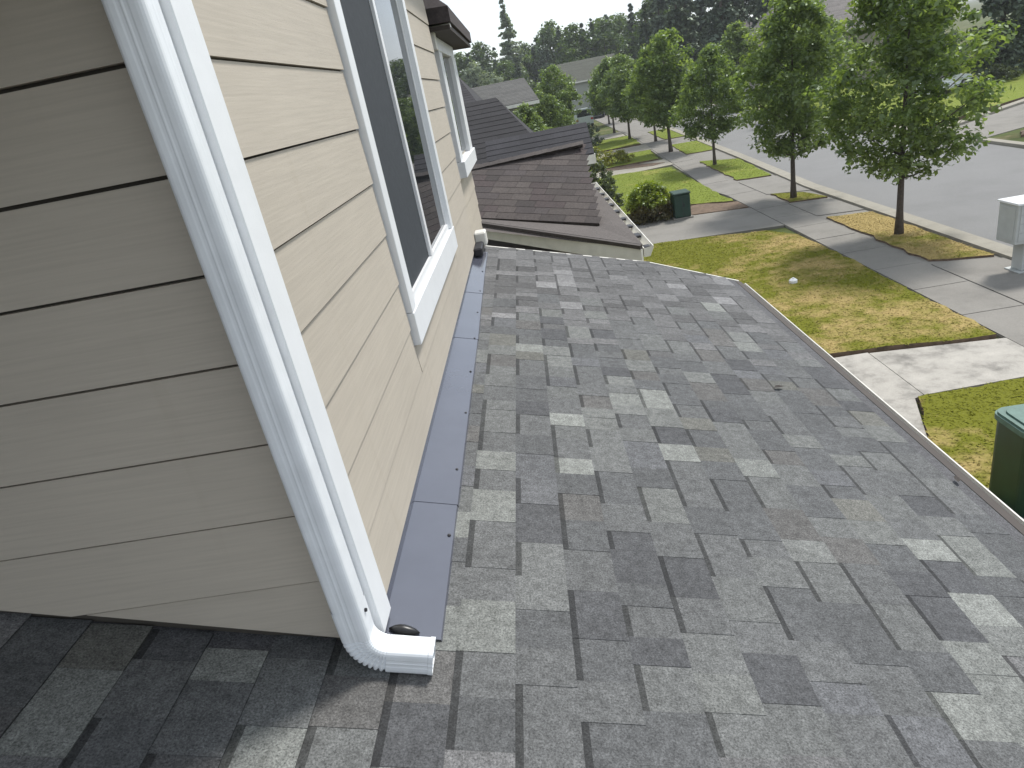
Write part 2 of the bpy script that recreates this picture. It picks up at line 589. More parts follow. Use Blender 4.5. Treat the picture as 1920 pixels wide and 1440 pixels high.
# lawns are thin raised sods with a grass cover
LAWNS = [
    ('lawn', 'lawn', [(1.2, 10.26), (4.46, 10.24), (6.80, 9.98), (6.80, 13.9), (6.78, 16.4), (6.70, 17.9), (6.2, 18.9), (3.6, 19.6), (1.2, 19.9)], 0.075),
    ('lawn', 'lawn', [(1.6, -3), (6.82, -3), (6.82, 8.52), (4.79, 8.45), (4.37, 7.38), (1.6, 7.38)], 0.060),
    ('verge', 'lawn_dry', [(8.05, 14.15), (9.14, 13.75), (9.17, 19.0), (8.05, 19.3)], 0.045),
    ('verge', 'lawn', [(8.05, 22.05), (9.15, 21.85), (8.9, 23.2), (8.05, 23.85)], 0.045),
    ('verge', 'lawn_green', [(8.05, 27.7), (9.3, 27.4), (9.75, 33.2), (8.3, 34.6)], 0.045),
    ('verge', 'lawn_green', [(8.5, 38.2), (10.0, 38.0), (10.4, 43.4), (8.8, 43.8)], 0.045),
    ('verge', 'lawn_green', [(9.2, 47.5), (10.7, 47.3), (11.0, 55), (9.4, 55)], 0.045),
    ('front_lawn', 'lawn_green', [(2.8, 24.5), (5.5, 24.45), (6.75, 23.75), (6.75, 31), (6.75, 34.4), (4.4, 35.2), (2.8, 35.0)], 0.06),
    ('front_lawn', 'lawn_green', [(3.0, 38.4), (7.0, 38.4), (7.4, 43.2), (3.0, 43.4)], 0.06),
    ('front_lawn', 'lawn_green', [(3.0, 47.6), (7.6, 47.6), (8.0, 55), (3.0, 55)], 0.06),
    ('roadside_lawn', 'lawn_green', [(17.6, 31.8), (24.0, 35.4), (33, 40.6), (40, 45), (40, 60), (19, 60), (18.3, 40)], 0.10),
]


def in_poly(P, poly):
    x, y_ = P[:, 0], P[:, 1]
    ins = np.zeros(len(P), bool)
    n = len(poly)
    for i in range(n):
        (x0, y0), (x1, y1) = poly[i], poly[(i + 1) % n]
        c = ((y0 > y_) != (y1 > y_)) & (x < (x1 - x0) * (y_ - y0) / (y1 - y0 + 1e-12) + x0)
        ins ^= c
    return ins


def wobble(poly, amp=0.035, step=0.35):
    o = []
    n = len(poly)
    for i in range(n):
        a, b = np.array(poly[i]), np.array(poly[(i + 1) % n])
        m_ = max(1, int(np.linalg.norm(b - a) / step))
        for j in range(m_):
            p = a + (b - a) * j / m_
            if j:
                p = p + rng.normal(0, amp, 2)
            o.append((float(p[0]), float(p[1])))
    return o


for (nm, mk, poly, hz) in LAWNS:
    mb = MB()
    wp = wobble(poly, 0.03 if nm != 'roadside_lawn' else 0.0)
    mb.prism(wp, -0.2, hz - 0.012, side=1)
    tag(obj(nm, mb, [M[mk], M['soil']]), kind='structure')
    # blades: dense near, sparse far
    P = np.array(poly)
    lo, hi = P.min(0), P.max(0)
    area = float(np.prod(hi - lo))
    far = (lo[1] + hi[1]) / 2
    dens = 900 if far < 22 else (260 if far < 36 else 90)
    if nm == 'roadside_lawn':
        dens = 25
    n = int(min(area * dens, 52000))
    pts = lo + rng.random((n, 2)) * (hi - lo)
    pts = pts[in_poly(pts, wp)]
    pts = pts[pts[:, 0] > 1.3]
    n = len(pts)
    a = rng.uniform(0, 2 * np.pi, n)
    w = rng.uniform(0.008, 0.02, n) * (1 if far < 22 else 1.5)
    h = rng.uniform(0.005, 0.020, n)
    lean = rng.normal(0, 0.045, (n, 2))
    V = np.zeros((n, 3, 3))
    V[:, 0, :2] = pts - np.c_[np.cos(a), np.sin(a)] * w[:, None]
    V[:, 1, :2] = pts + np.c_[np.cos(a), np.sin(a)] * w[:, None]
    V[:, 2, :2] = pts + lean
    V[:, :2, 2] = hz - 0.014
    V[:, 2, 2] = hz - 0.012 + h
    tag(obj('grass', fast_mesh('grass', V, 3, [M[mk]], rng.uniform(0.9, 1.3, n))), kind='stuff')

for poly in ([(4.9, 22.75), (6.85, 22.45), (6.85, 23.6), (5.6, 24.3), (4.9, 24.2)],
             [(17.9, 26.2), (19.6, 26.2), (22, 27.6), (20.5, 28.0), (18.4, 27.0)],
             [(3.0, 37.9), (6.3, 36.2), (7.0, 36.6), (5.4, 38.2)], [(1.5, 24.0), (4.6, 23.8), (4.6, 26.0), (2.0, 26.4)]):
    mb = MB()
    mb.prism(wobble(poly, 0.05), -0.2, 0.03)
    tag(obj('planting_bed', mb, M['soil']), kind='structure')

# ------------------------------------------------------------------ thin summer haze
mb = MB()
mb.box((-950, -520, -2.5), (950, 1520, 23))
hz_m = bpy.data.materials.new('pale haze')
hz_m.use_nodes = True
hz_m.node_tree.nodes.clear()
_o = hz_m.node_tree.nodes.new('ShaderNodeOutputMaterial')
_v = hz_m.node_tree.nodes.new('ShaderNodeVolumePrincipled')
_v.inputs['Color'].default_value = (0.93, 0.96, 1.0, 1)
_v.inputs['Density'].default_value = 0.0006
hz_m.node_tree.links.new(_v.outputs[0], _o.inputs['Volume'])
tag(obj('haze', mb, hz_m), kind='stuff')

# ------------------------------------------------------------------ the house in front
XW, YW = -0.533, 1.19                      # planes of the two siding walls
house = thing('house', (XW, YW, 0), 'beige lap sided house with white corner downspout above the grey shingle porch roof', 'house')
SL = 0.286
Z0 = H - 1.128
roofz = lambda x: Z0 - SL * (x - XW)
ANG = math.atan(SL)
EX, YF = 1.50, 5.58
yend = lambda x: YF if x < 0.85 else YF - 0.36 * (x - 0.85) / 0.65

# walls
SIDB = 0.1762
ZL = [H + 0.150 - SIDB * k for k in range(-3, 8)]       # butt line heights
wallL = MB()
wallL.prism([(-5.5, YW + 0.012), (XW - 0.012, YW + 0.012), (XW - 0.012, 5.26), (-5.5, 5.26)], 0.0, 5.617)
wl = obj('wall', wallL, M['back'], house)
wr = wl


def board_x(x0, x1, zt, zb, cut=None):
    """lap board on the wall facing the camera: runs along x; cut(x) gives a sloping lower edge"""
    m_ = MB()
    xs = [x0, x1]
    if cut:                                  # the cut falls towards +x: find where it crosses the top and the butt line
        c0, sl = cut(0.0), cut(1.0) - cut(0.0)
        xs += [x for x in ((zt - 0.001 - c0) / sl, (zb - c0) / sl) if x0 < x < x1]
    xs.sort()
    for xa, xb in zip(xs[:-1], xs[1:]):
        if xb - xa < 1e-4:
            continue
        za, zb_ = zb, zb
        if cut:
            if cut((xa + xb) / 2) > zt - 0.001:
                continue
            za, zb_ = max(zb, cut(xa)), max(zb, cut(xb))
        f1, bk = YW - 0.002, YW + 0.011
        fr = lambda z: YW - 0.002 - 0.008 * (zt - z) / (zt - zb)
        m_.face([(xa, fr(za), za), (xb, fr(zb_), zb_), (xb, f1, zt), (xa, f1, zt)])
        m_.face([(xa, bk, za), (xb, bk, zb_), (xb, fr(zb_), zb_), (xa, fr(za), za)])
        m_.face([(xa, f1, zt), (xb, f1, zt), (xb, bk, zt), (xa, bk, zt)])
    return m_ if m_.f else None


def board_y(y0, y1, zt, zb):
    m_ = MB()
    f0, f1, bk = XW + 0.0075, XW + 0.002, XW - 0.011
    V = [(f0, y0, zb), (f0, y1, zb), (f1, y1, zt), (f1, y0, zt), (bk, y0, zb), (bk, y1, zb), (bk, y1, zt), (bk, y0, zt)]
    m_.poly(V, [(0, 1, 2, 3), (4, 5, 1, 0), (3, 2, 6, 7), (0, 3, 7, 4), (1, 5, 6, 2)])
    return m_


cutl = lambda x: roofz(x) + 0.030
for k in range(len(ZL)):
    zb = ZL[k]
    zt = zb + SIDB - 0.0075
    # long boards with staggered end joints far to the left
    joint = (-2.1, -3.4, -2.7)[k % 3]
    for (xa, xb) in ((-5.4, joint - 0.003), (joint + 0.001, XW - 0.02)):
        b_ = board_x(xa, xb, zt, zb, cutl)
        if b_:
            obj('siding_board', b_, M['siding'], wl)
# lowest sliver board at the corner
b_ = board_x(-1.2, XW - 0.02, ZL[-1] - 0.0075, ZL[-1] - SIDB, cutl)
if b_:
    obj('siding_board', b_, M['siding'], wl)

WY0, WY1, WZ0, WZ1 = 2.345, 4.045, H - 0.800, H + 0.690
zbase = roofz(XW) + 0.035
for k in range(len(ZL)):
    zb, zt = ZL[k], ZL[k] + SIDB - 0.0048
    if zt < zbase + 0.01:
        continue
    zb = max(zb, zbase)
    segs = [(1.293, 5.25)]
    if zb < WZ1 and zt > WZ0:
        segs = [(1.293, WY0 - 0.013), (WY1 + 0.004, 5.25)]
        if zb < WZ0 - 0.02:                 # notched board below the window
            obj('siding_board', board_y(WY0 - 0.002, WY1 + 0.002, WZ0 - 0.004, zb), M['siding'], wr)
        if zt > WZ1 + 0.02:
            obj('siding_board', board_y(WY0 - 0.002, WY1 + 0.002, zt, WZ1 + 0.004), M['siding'], wr)
    for (ya, yb) in segs:
        obj('siding_board', board_y(ya, yb, zt, zb), M['siding'], wr)
zb, zt = zbase, ZL[-1] - 0.0048
if zt - zb > 0.015:
    obj('siding_board', board_y(1.293, 5.25, zt, zb), M['siding'], wr)

# corner boards
mb = MB()
mb.box((XW - 0.010, 1.202, zbase - 0.012), (XW + 0.019, 1.291, 5.618), bev=0.003)
cb = obj('corner_board', mb, M['trim'], house)
mb = MB()
mb.box((-0.596, 1.172, zbase + 0.012), (XW + 0.004, 1.1995, 5.618), bev=0.002)
obj('corner_board', mb, M['trim'], house)
mb = MB()
for zz in ():
    m2 = MB()
    m2.tube([(XW + 0.018, 1.236, zz), (XW + 0.0215, 1.236, zz)], [0.0042, 0.0036], 8)
    obj('screw', m2, M['dark_metal'], cb)

# downspout: corrugated rectangular tube with a crimped elbow kicking out over the roof
DW, DD = 0.064, 0.060                       # along x, along y
YD = 1.138          # centre line, in front of the corner board


def spout_profile(w, d, groove=0.0020, r=0.0125):
    """closed profile in (n, b): n across the wall, b = depth; grooves on every face"""
    pts = []
    hw, hd = w / 2, d / 2

    def side(p0, p1, nrm, gk=1.0):
        for t_, g in ((0.0, 0), (0.22, 0), (0.30, 1), (0.42, 1), (0.48, 0), (0.52, 0), (0.58, 1), (0.70, 1), (0.78, 0), (1.0, 0)):
            pts.append((p0[0] + (p1[0] - p0[0]) * t_ - nrm[0] * g * groove * gk, p0[1] + (p1[1] - p0[1]) * t_ - nrm[1] * g * groove * gk))

    def arc(cx, cy, a0):
        for q in (22.5, 45, 67.5):
            an = R_(a0 + q)
            pts.append((cx + r * math.cos(an), cy + r * math.sin(an)))
    side((-hw + r, -hd), (hw - r, -hd), (0, -1), 0.45); arc(hw - r, -hd + r, -90)
    side((hw, -hd + r), (hw, hd - r), (1, 0), 0.12); arc(hw - r, hd - r, 0)
    side((hw - r, hd), (-hw + r, hd), (0, 1)); arc(-hw + r, hd - r, 90)
    side((-hw, hd - r), (-hw, -hd + r), (-1, 0)); arc(-hw + r, -hd + r, 180)
    return pts


def sweep(path, prof, scales=None, crimps=None, cap_end=None):
    """path of (x, z, angle): angle of the travel direction; n points to the inner side of the bend"""
    m_ = MB()
    n = len(prof)
    V, F = [], []
    for i, (x, z, a) in enumerate(path):
        t = (math.cos(a), math.sin(a))
        nn = (-t[1], t[0])
        s_ = scales[i] if scales else 1.0
        c_ = crimps[i] if crimps else 0.0
        for (pn, pb) in prof:
            q = c_ if pn < 0.014 else c_ * 0.15         # crimps fade out on the outer and front faces' far side
            V.append((x + nn[0] * pn * (s_ - q), YD + pb * (s_ - q), z + nn[1] * pn * (s_ - q)))
    for i in range(len(path) - 1):
        for k in range(n):
            k2 = (k + 1) % n
            F.append((i * n + k, i * n + k2, (i + 1) * n + k2, (i + 1) * n + k))
    m_.poly(V, F)
    return m_


prof = spout_profile(DW, DD)
DXC = -0.5445
ZBEND = H - 1.030
sp = sweep([(DXC, 5.616, -math.pi / 2), (DXC, 5.2, -math.pi / 2), (DXC, H - 0.4, -math.pi / 2), (DXC, ZBEND + 0.055, -math.pi / 2)], prof)
spo = obj('downspout', sp, M['spout'], house, smooth=False)
RB = 0.074
path, sc, cr_ = [], [], []
for (z, s_) in ((ZBEND + 0.085, 1.045), (ZBEND + 0.03, 1.045), (ZBEND + 0.012, 1.03)):
    path.append((DXC, z, -math.pi / 2)); sc.append(s_); cr_.append(0)
NB = 30
A1 = R_(75)
for i in range(NB + 1):
    th = math.pi + A1 * i / NB
    path.append((DXC + RB + RB * math.cos(th), ZBEND + RB * math.sin(th), -math.pi / 2 + A1 * i / NB))
    sc.append(1.03)
    cr_.append(0.15 if (i % 3 == 1) else 0.0)
ex, ez, ea = path[-1]
for (d_, s_, c_) in ((0.014, 1.03, 0.0), (0.05, 1.02, 0.0), (0.088, 1.02, 0), (0.090, 1.055, 0), (0.100, 1.055, 0), (0.100, 0.95, 0), (0.03, 0.94, 0)):
    path.append((ex + math.cos(ea) * d_, ez + math.sin(ea) * d_, ea)); sc.append(s_); cr_.append(c_)
el = obj('elbow', sweep(path, prof, sc, cr_), M['spout'], spo)
mb = MB()
mb.tube([(DXC + DW * 0.5 * 1.03, YD - 0.002, ZBEND + 0.062), (DXC + DW * 0.5 * 1.03 + 0.005, YD - 0.002, ZBEND + 0.062)], [0.0045, 0.004], 8)
obj('screw', mb, M['dark_metal'], spo)

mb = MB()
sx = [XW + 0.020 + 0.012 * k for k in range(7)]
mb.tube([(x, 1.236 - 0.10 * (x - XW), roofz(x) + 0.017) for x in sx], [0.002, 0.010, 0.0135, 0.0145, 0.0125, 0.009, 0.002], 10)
obj('shaded_gap', mb, M['gap_black'], cb, smooth=True)  # black blob in place of the shaded opening below the corner board

# window
win = MB()
FX = XW + 0.030
for (a, b) in (((WY0, WZ0), (WY1, WZ0 + 0.125)), ((WY0, WZ1 - 0.11), (WY1, WZ1)),
               ((WY0, WZ0 + 0.127), (WY0 + 0.115, WZ1 - 0.112)), ((WY1 - 0.150, WZ0 + 0.127), (WY1, WZ1 - 0.112))):
    pass
wo = MB()
wo.box((XW - 0.08, WY0 + 0.10, WZ0 + 0.10), (XW - 0.05, WY1 - 0.12, WZ1 - 0.10))
wo = obj('window', wo, M['back'], house)
for (a, b, nm) in (((WY0, WZ0), (WY1, WZ0 + 0.125), 'sill_board'), ((WY0, WZ1 - 0.11), (WY1, WZ1), 'head_board'),
                   ((WY0, WZ0 + 0.127), (WY0 + 0.088, WZ1 - 0.112), 'side_board'), ((WY1 - 0.088, WZ0 + 0.127), (WY1, WZ1 - 0.112), 'side_board')):
    m_ = MB()
    m_.box((XW - 0.010, a[0], a[1]), (FX - (0.0 if 'sill' in nm else 0.003), b[0], b[1]), bev=0.002)
    obj(nm, m_, M['trim'], wo)
IY0, IY1, IZ0, IZ1 = WY0 + 0.089, WY1 - 0.089, WZ0 + 0.126, WZ1 - 0.113
m_ = MB()
VX0, VX1 = XW - 0.045, XW + 0.012
m_.box((VX0, IY0, IZ0), (VX1, IY0 + 0.030, IZ1))
m_.box((VX0, IY1 - 0.030, IZ0), (VX1 - 0.012, IY1, IZ1))
m_.box((VX0, IY0 + 0.0302, IZ0), (VX1 - 0.001, IY1 - 0.0302, IZ0 + 0.034))
m_.box((VX0, IY0 + 0.0302, IZ1 - 0.034), (VX1 - 0.001, IY1 - 0.0302, IZ1))
obj('frame', m_, M['vinyl'], wo)
m_ = MB()
m_.box((VX0, 3.125, IZ0 + 0.035), (VX1 + 0.001, 3.175, IZ1 - 0.035))
obj('mullion', m_, M['vinyl'], wo)
m_ = MB()
m_.box((XW - 0.003, IY0 + 0.031, IZ0 + 0.035), (XW - 0.001, 3.1245, IZ1 - 0.035))
obj('screen', m_, M['screen'], wo)
m_ = MB()
m_.box((XW - 0.0095, 3.176, IZ0 + 0.035), (XW - 0.0045, IY1 - 0.031, IZ1 - 0.035))
obj('pane', m_, M['glass'], wo)
m_ = MB()
m_.box((XW - 0.0110, IY0 + 0.031, IZ0 + 0.035), (XW - 0.0070, 3.1245, IZ1 - 0.035))
obj('pane', m_, M['glass'], wo)

# eaves above
mb = MB()
mb.box((-5.8, 0.02, 5.62), (XW + 0.09, 5.40, 5.65))
up = obj('soffit', mb, M['soffit'], house)
mb = MB()
V = [(-5.8, 0.0, 5.652), (XW + 0.11, 0.0, 5.652), (XW + 0.11, 5.42, 5.652), (-5.8, 5.42, 5.652), (-5.8, 2.7, 7.1), (-1.9, 2.7, 7.1)]
V2 = [(v[0], v[1], v[2] + 0.14) for v in V]
mb.poly(V + V2, [(0, 3, 2, 1), (6, 7, 11, 10), (7, 8, 11), (8, 9, 10, 11), (0, 1, 7, 6), (1, 2, 8, 7), (2, 3, 9, 8)])
obj('upper_roof', mb, M['roof_dark'], house).color = (0.06, 0.06, 0.065, 1)

# added slab, out of view, that shades the wall facing the camera
mb = MB()
mb.prism([(-5.8, -0.25), (XW + 0.06, -0.25), (XW + 0.06, YW - 0.08), (-5.8, YW - 0.08)], 5.36, 5.40)
mb.prism([(-5.8, -0.28), (XW + 0.08, -0.28), (XW + 0.08, -0.252), (-5.8, -0.252)], 5.34, 5.46)
obj('shading_slab', mb, M['soffit'], house)

# porch roof deck
deck = MB()
TH = 0.16
pl = [(-5.5, -6), (EX, -6), (EX, 2), (EX, yend(EX)), (0.85, YF), (XW - 0.012, YF), (XW - 0.012, YW + 0.012), (-5.5, YW + 0.012)]
deck.prism(pl, lambda p: roofz(p[0]) - TH, lambda p: roofz(p[0]) - 0.002)
rf = obj('roof', deck, M['shingle'], house)
rf.color = (0.09, 0.09, 0.095, 1)
# lower body of the house under the roof
mb = MB()
mb.prism([(-0.5, -5.8), (1.12, -5.8), (1.12, 4.95), (-0.5, 5.2)], 0.0, lambda p: roofz(p[0]) - TH - 0.004)
obj('porch_wall', mb, M['siding'], house)

# shingles on the porch roof -------------------------------------------------
LEN = [0.070, 0.090, 0.110, 0.130, 0.150, 0.175, 0.205, 0.24]
CE = 0.136 / math.cos(ANG)
PAL = [((0.075, 0.077, 0.084), 1.6), ((0.092, 0.095, 0.101), 3.0), ((0.108, 0.111, 0.116), 3.6), ((0.124, 0.128, 0.131), 3.4),
       ((0.143, 0.148, 0.148), 2.4), ((0.168, 0.175, 0.172), 1.6), ((0.201, 0.209, 0.204), 0.9), ((0.126, 0.126, 0.119), 1.2), ((0.106, 0.104, 0.105), 0.8), ((0.110, 0.113, 0.123), 0.8)]
PAL = [((c[0] * 0.99, c[1] * 0.99, c[2] * 0.955), w if max(c) < 0.165 else w * 0.7) for c, w in PAL]
PALW = [w for _, w in PAL]


def shingle_mb(L, tooth, band_):
    m_ = MB()
    t1 = 0.0068 if tooth else 0.0052
    t0 = 0.0022 if tooth else 0.0012
    g = 0.0002
    u0, u1 = -CE, 0.0                       # upslope edge, butt edge
    ub = u0 + (0.018 if band_ else 0.0)
    tb = t0 + (t1 - t0) * ((ub - u0) / CE)
    if band_:
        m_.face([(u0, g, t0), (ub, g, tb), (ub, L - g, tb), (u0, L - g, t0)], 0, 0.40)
    m_.face([(ub, g, tb), (u1, g, t1), (u1, L - g, t1), (ub, L - g, tb)], 0, 1.0)
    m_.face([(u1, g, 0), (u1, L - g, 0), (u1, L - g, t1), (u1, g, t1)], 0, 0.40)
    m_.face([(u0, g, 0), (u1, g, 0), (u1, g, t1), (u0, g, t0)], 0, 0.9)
    m_.face([(u0, L - g, 0), (u0, L - g, t0), (u1, L - g, t1), (u1, L - g, 0)], 0, 0.9)
    return m_


SHM = {}
for Li, L in enumerate(LEN):
    for tooth in (0, 1):
        for b_ in (0, 1):
            SHM[(Li, tooth, b_)] = shingle_mb(L, tooth, b_)
SHMESH = {}
cands = []
kmin, kmax = -12, 13
for k in range(kmin, kmax):
    xb = -0.222 + 0.136 * k
    if xb > EX + 0.02:
        continue
    yv = -0.75 + rng.uniform(0, 0.3)
    tooth = int(rng.integers(0, 2))
    if xb < -0.42:
        ylim = YW - 0.004
    else:
        ylim = yend(xb) + 0.01
    prev = None
    while yv < ylim - 0.03:
        if tooth:
            Li = int(rng.choice([1, 2, 3, 4, 5], p=[.16, .26, .26, .20, .12]))
        else:
            Li = int(rng.choice([1, 2, 3, 4, 5, 6, 7], p=[.12, .20, .24, .20, .12, .08, .04]))
        Li = min(Li, 7)
        L = LEN[Li]
        if yv + L > ylim:
            fits = [i for i, l in enumerate(LEN) if yv + l <= ylim + 0.02]
            if not fits:
                break
            Li = fits[-1]
            L = LEN[Li]
        c = random.choices(PAL, PALW)[0][0]
        if not tooth and rng.random() < 0.5:
            c = random.choices(PAL[:4] + PAL[8:], PALW[:4] + PALW[8:])[0][0]
        j = rng.uniform(0.93, 1.07)
        c = tuple(x * j for x in c)
        band_ = int((not tooth) and rng.random() < 0.66 or (tooth and rng.random() < 0.16))
        cands.append((xb, yv, Li, tooth, band_, c))
        yv += L
        tooth = 1 - tooth if rng.random() < 0.86 else tooth

CI = cam.matrix_world.inverted()


def proj(p):
    q = CI @ Vector(p)
    if q.z > -0.05:
        return None
    return (960 + 1254 * q.x / -q.z, 720 - 1254 * q.y / -q.z)


def seen_area(c):
    xb, yv, Li = c[0], c[1], c[2]
    L = LEN[Li]
    P = [proj((x, y, roofz(x))) for (x, y) in ((xb - 0.136, yv), (xb, yv), (xb, yv + L), (xb - 0.136, yv + L))]
    if any(p is None for p in P):
        return 0.0
    cx, cy = sum(p[0] for p in P) / 4, sum(p[1] for p in P) / 4
    a = abs(sum(P[i][0] * P[(i + 1) % 4][1] - P[(i + 1) % 4][0] * P[i][1] for i in range(4))) / 2
    if not (-30 < cx < 1950 and 420 < cy < 1470):
        return 0.0
    return a


order = sorted(range(len(cands)), key=lambda i: -seen_area(cands[i]))
single = set(i for i in order[:296] if seen_area(cands[i]) > 0)
field = MB()
RM = Matrix.Rotation(ANG, 4, 'Y')
for i, (xb, yv, Li, tooth, band_, c) in enumerate(cands):
    T = Matrix.Translation((xb, yv, roofz(xb) + 0.0005)) @ RM
    if i in single:
        key = (Li, tooth, band_)
        if key not in SHMESH:
            SHMESH[key] = SHM[key].mesh('shingle', M['shingle'])
        o = bpy.data.objects.new('shingle', SHMESH[key])
        o.matrix_local = T
        o.color = (c[0], c[1], c[2], 1)
        o.parent = rf
        COL.objects.link(o)
    else:
        src = SHM[(Li, tooth, band_)]
        off = len(field.v)
        field.v.extend([tuple(T @ Vector(v)) for v in src.v])
        field.f.extend([[off + q for q in f] for f in src.f])
        field.m.extend(src.m)
        lum = (c[0] + c[1] + c[2]) / 3
        field.s.extend([s * lum for s in src.s])
fo = obj('shingle_field', field, M['shingle'], rf, kind='stuff')
fo.color = (1.0, 1.0, 1.01, 1)
# rake edge and drip edge
mb = MB()
for (xa, xb) in ((XW, 0.2), (0.2, 0.85), (0.85, EX)):
    mb.prism([(xa, yend(xa) + 0.002), (xb, yend(xb) + 0.002), (xb, yend(xb) + 0.024), (xa, yend(xa) + 0.024)], lambda p: roofz(p[0]) - 0.17, lambda p: roofz(p[0]) + 0.004)
obj('rake_board', mb, M['gutter'], rf)

# sidewall flashing in lapped lengths with nails
fl = MB()
fl.box((XW - 0.004, 1.31, zbase - 0.10), (XW - 0.002, 5.3, zbase + 0.03))
flo = obj('flashing', fl, M['flash'], house)
ends = [1.215, 1.78, 2.55, 3.30, 3.72, 4.15, 4.62, 5.30]
for i in range(len(ends) - 1):
    ya, yb = ends[i], ends[i + 1] + 0.03
    dz = 0.0125 + 0.0016 * (i % 2)
    wA = 0.115 - 0.007 * i + 0.002 * (i % 2)
    wB = 0.115 - 0.007 * (i + 1)
    m_ = MB()
    xa0 = XW + 0.004
    x_a, x_b = XW + 0.026 + wA, XW + 0.026 + wB
    V = []
    for (x, yy) in ((xa0, ya), (x_a, ya), (x_b, yb), (xa0, yb)):
        V.append((x, yy, roofz(x) + dz))
    for (x, yy) in ((xa0, ya), (x_a, ya), (x_b, yb), (xa0, yb)):
        V.append((x, yy, roofz(x) + dz - 0.0016))
    m_.poly(V, [(0, 1, 2, 3), (7, 6, 5, 4), (0, 4, 5, 1), (1, 5, 6, 2), (2, 6, 7, 3), (3, 7, 4, 0)])
    # hemmed bright edge and the turned up leg
    m_.poly([(x_a, ya, roofz(x_a) + dz), (x_a + 0.003, ya, roofz(x_a) + dz - 0.009), (x_b + 0.003, yb, roofz(x_b) + dz - 0.009), (x_b, yb, roofz(x_b) + dz)], [(0, 1, 2, 3)])
    m_.poly([(xa0, ya, roofz(xa0) + dz), (xa0, yb, roofz(xa0) + dz), (xa0 - 0.003, yb, zbase + 0.02), (xa0 - 0.003, ya, zbase + 0.02)], [(0, 1, 2, 3)])
    pc = obj('flashing_length', m_, M['flash'], flo)
for yy in (1.62, 1.99, 2.43, 2.86, 3.31, 3.75, 4.2, 4.7):
    i = max(j for j in range(len(ends) - 1) if ends[j] <= yy)
    x = XW + 0.026 + 0.115 - 0.007 * i - 0.016
    z = roofz(x) + 0.0142
    m_ = MB()
    m_.tube([(x, yy, z - 0.002), (x, yy, z + 0.002), (x, yy, z + 0.003)], [0.0052, 0.0052, 0.003], 8)
    obj('nail', m_, M['dark_metal'], flo)
# dark kick-out piece at the far end of the flashing
mb = MB()
mb.box((XW + 0.006, 5.10, roofz(XW) + 0.012), (XW + 0.075, 5.36, roofz(XW) + 0.075), bev=0.01)
obj('kickout', mb, M['dark_metal'], flo)
mb = MB()
mb.box((XW + 0.006, 5.365, roofz(XW) + 0.03), (XW + 0.10, 5.52, roofz(XW) + 0.14), bev=0.01)
obj('gutter_end', mb, M['gutter'], house)

# eave gutter: a trough with a rolled lip
gt = MB()
GZ = roofz(EX) - 0.040
prof_g = [(0.012, -0.10), (0.012, 0.0), (0.016, 0.0), (0.016, -0.095), (0.075, -0.095), (0.092, -0.045), (0.110, -0.008), (0.122, -0.004), (0.124, 0.006), (0.108, 0.008),
          (0.106, 0.0), (0.104, -0.010), (0.086, -0.047), (0.071, -0.091), (0.018, -0.091)]
outer = [(0.0, -0.005), (0.0, -0.105), (0.078, -0.105), (0.098, -0.047), (0.118, -0.012), (0.128, -0.010), (0.131, 0.004), (0.124, 0.011), (0.112, 0.010), (0.110, -0.002), (0.107, -0.010),
         (0.090, -0.049), (0.073, -0.098), (0.006, -0.098), (0.006, -0.005)]
ya, yb = -6.0, yend(EX) + 0.03
outer = [(a * 0.46, z * 0.8) for a, z in outer]
n = len(outer)
V = [(EX + a, ya, GZ + z) for a, z in outer] + [(EX + a, yb, GZ + z) for a, z in outer]
gt.poly(V, [(i, (i + 1) % n, n + (i + 1) % n, n + i) for i in range(n)])
gt.poly([(EX + a, yb, GZ + z) for a, z in outer[:8]], [list(range(8))])
gut = obj('gutter', gt, M['gutter'], house)
mb = MB()
mb.box((EX + 0.004, ya, GZ - 0.078), (EX + 0.040, yb - 0.01, GZ - 0.020))
obj('gutter_debris', mb, M['gutter_in'], gut)
mb = MB()
mb.prism([(EX - 0.03, ya), (EX + 0.012, ya), (EX + 0.012, yb - 0.03), (EX - 0.03, yb - 0.03)], lambda p: roofz(p[0]) - 0.02, lambda p: roofz(p[0]) + 0.0005)
obj('drip_edge', mb, M['n_soffit'], gut)

# dry leaves and a bit of debris lying on the roof
for (x, yy, a, s_, lab) in ((1.035, 3.02, 0.5, 0.032, 'small dark dry leaf lying in the middle of the grey roof'),
                            (1.44, 2.24, 1.2, 0.026, 'small curled dark leaf at the eave edge near the gutter')):
    m_ = MB()
    zz = roofz(x) + 0.014
    c_, q_ = math.cos(a), math.sin(a)
    P = []
    for (u, v, w) in ((-1, 0, 0.1), (-.35, -.42, .35), (.35, -.34, .3), (1, 0, .15), (.35, .36, .35), (-.35, .42, .25), (0, 0, 0)):
        P.append((x + s_ * (u * c_ - v * q_), yy + s_ * (u * q_ + v * c_), zz + s_ * w * 0.6 - SL * s_ * (u * c_ - v * q_)))
    m_.poly(P, [(6, 0, 1), (6, 1, 2), (6, 2, 3), (6, 3, 4), (6, 4, 5), (6, 5, 0)])
    tag(obj('dry_leaf', m_, M['dryleaf']), lab, 'leaf', 'leaves on the roof')


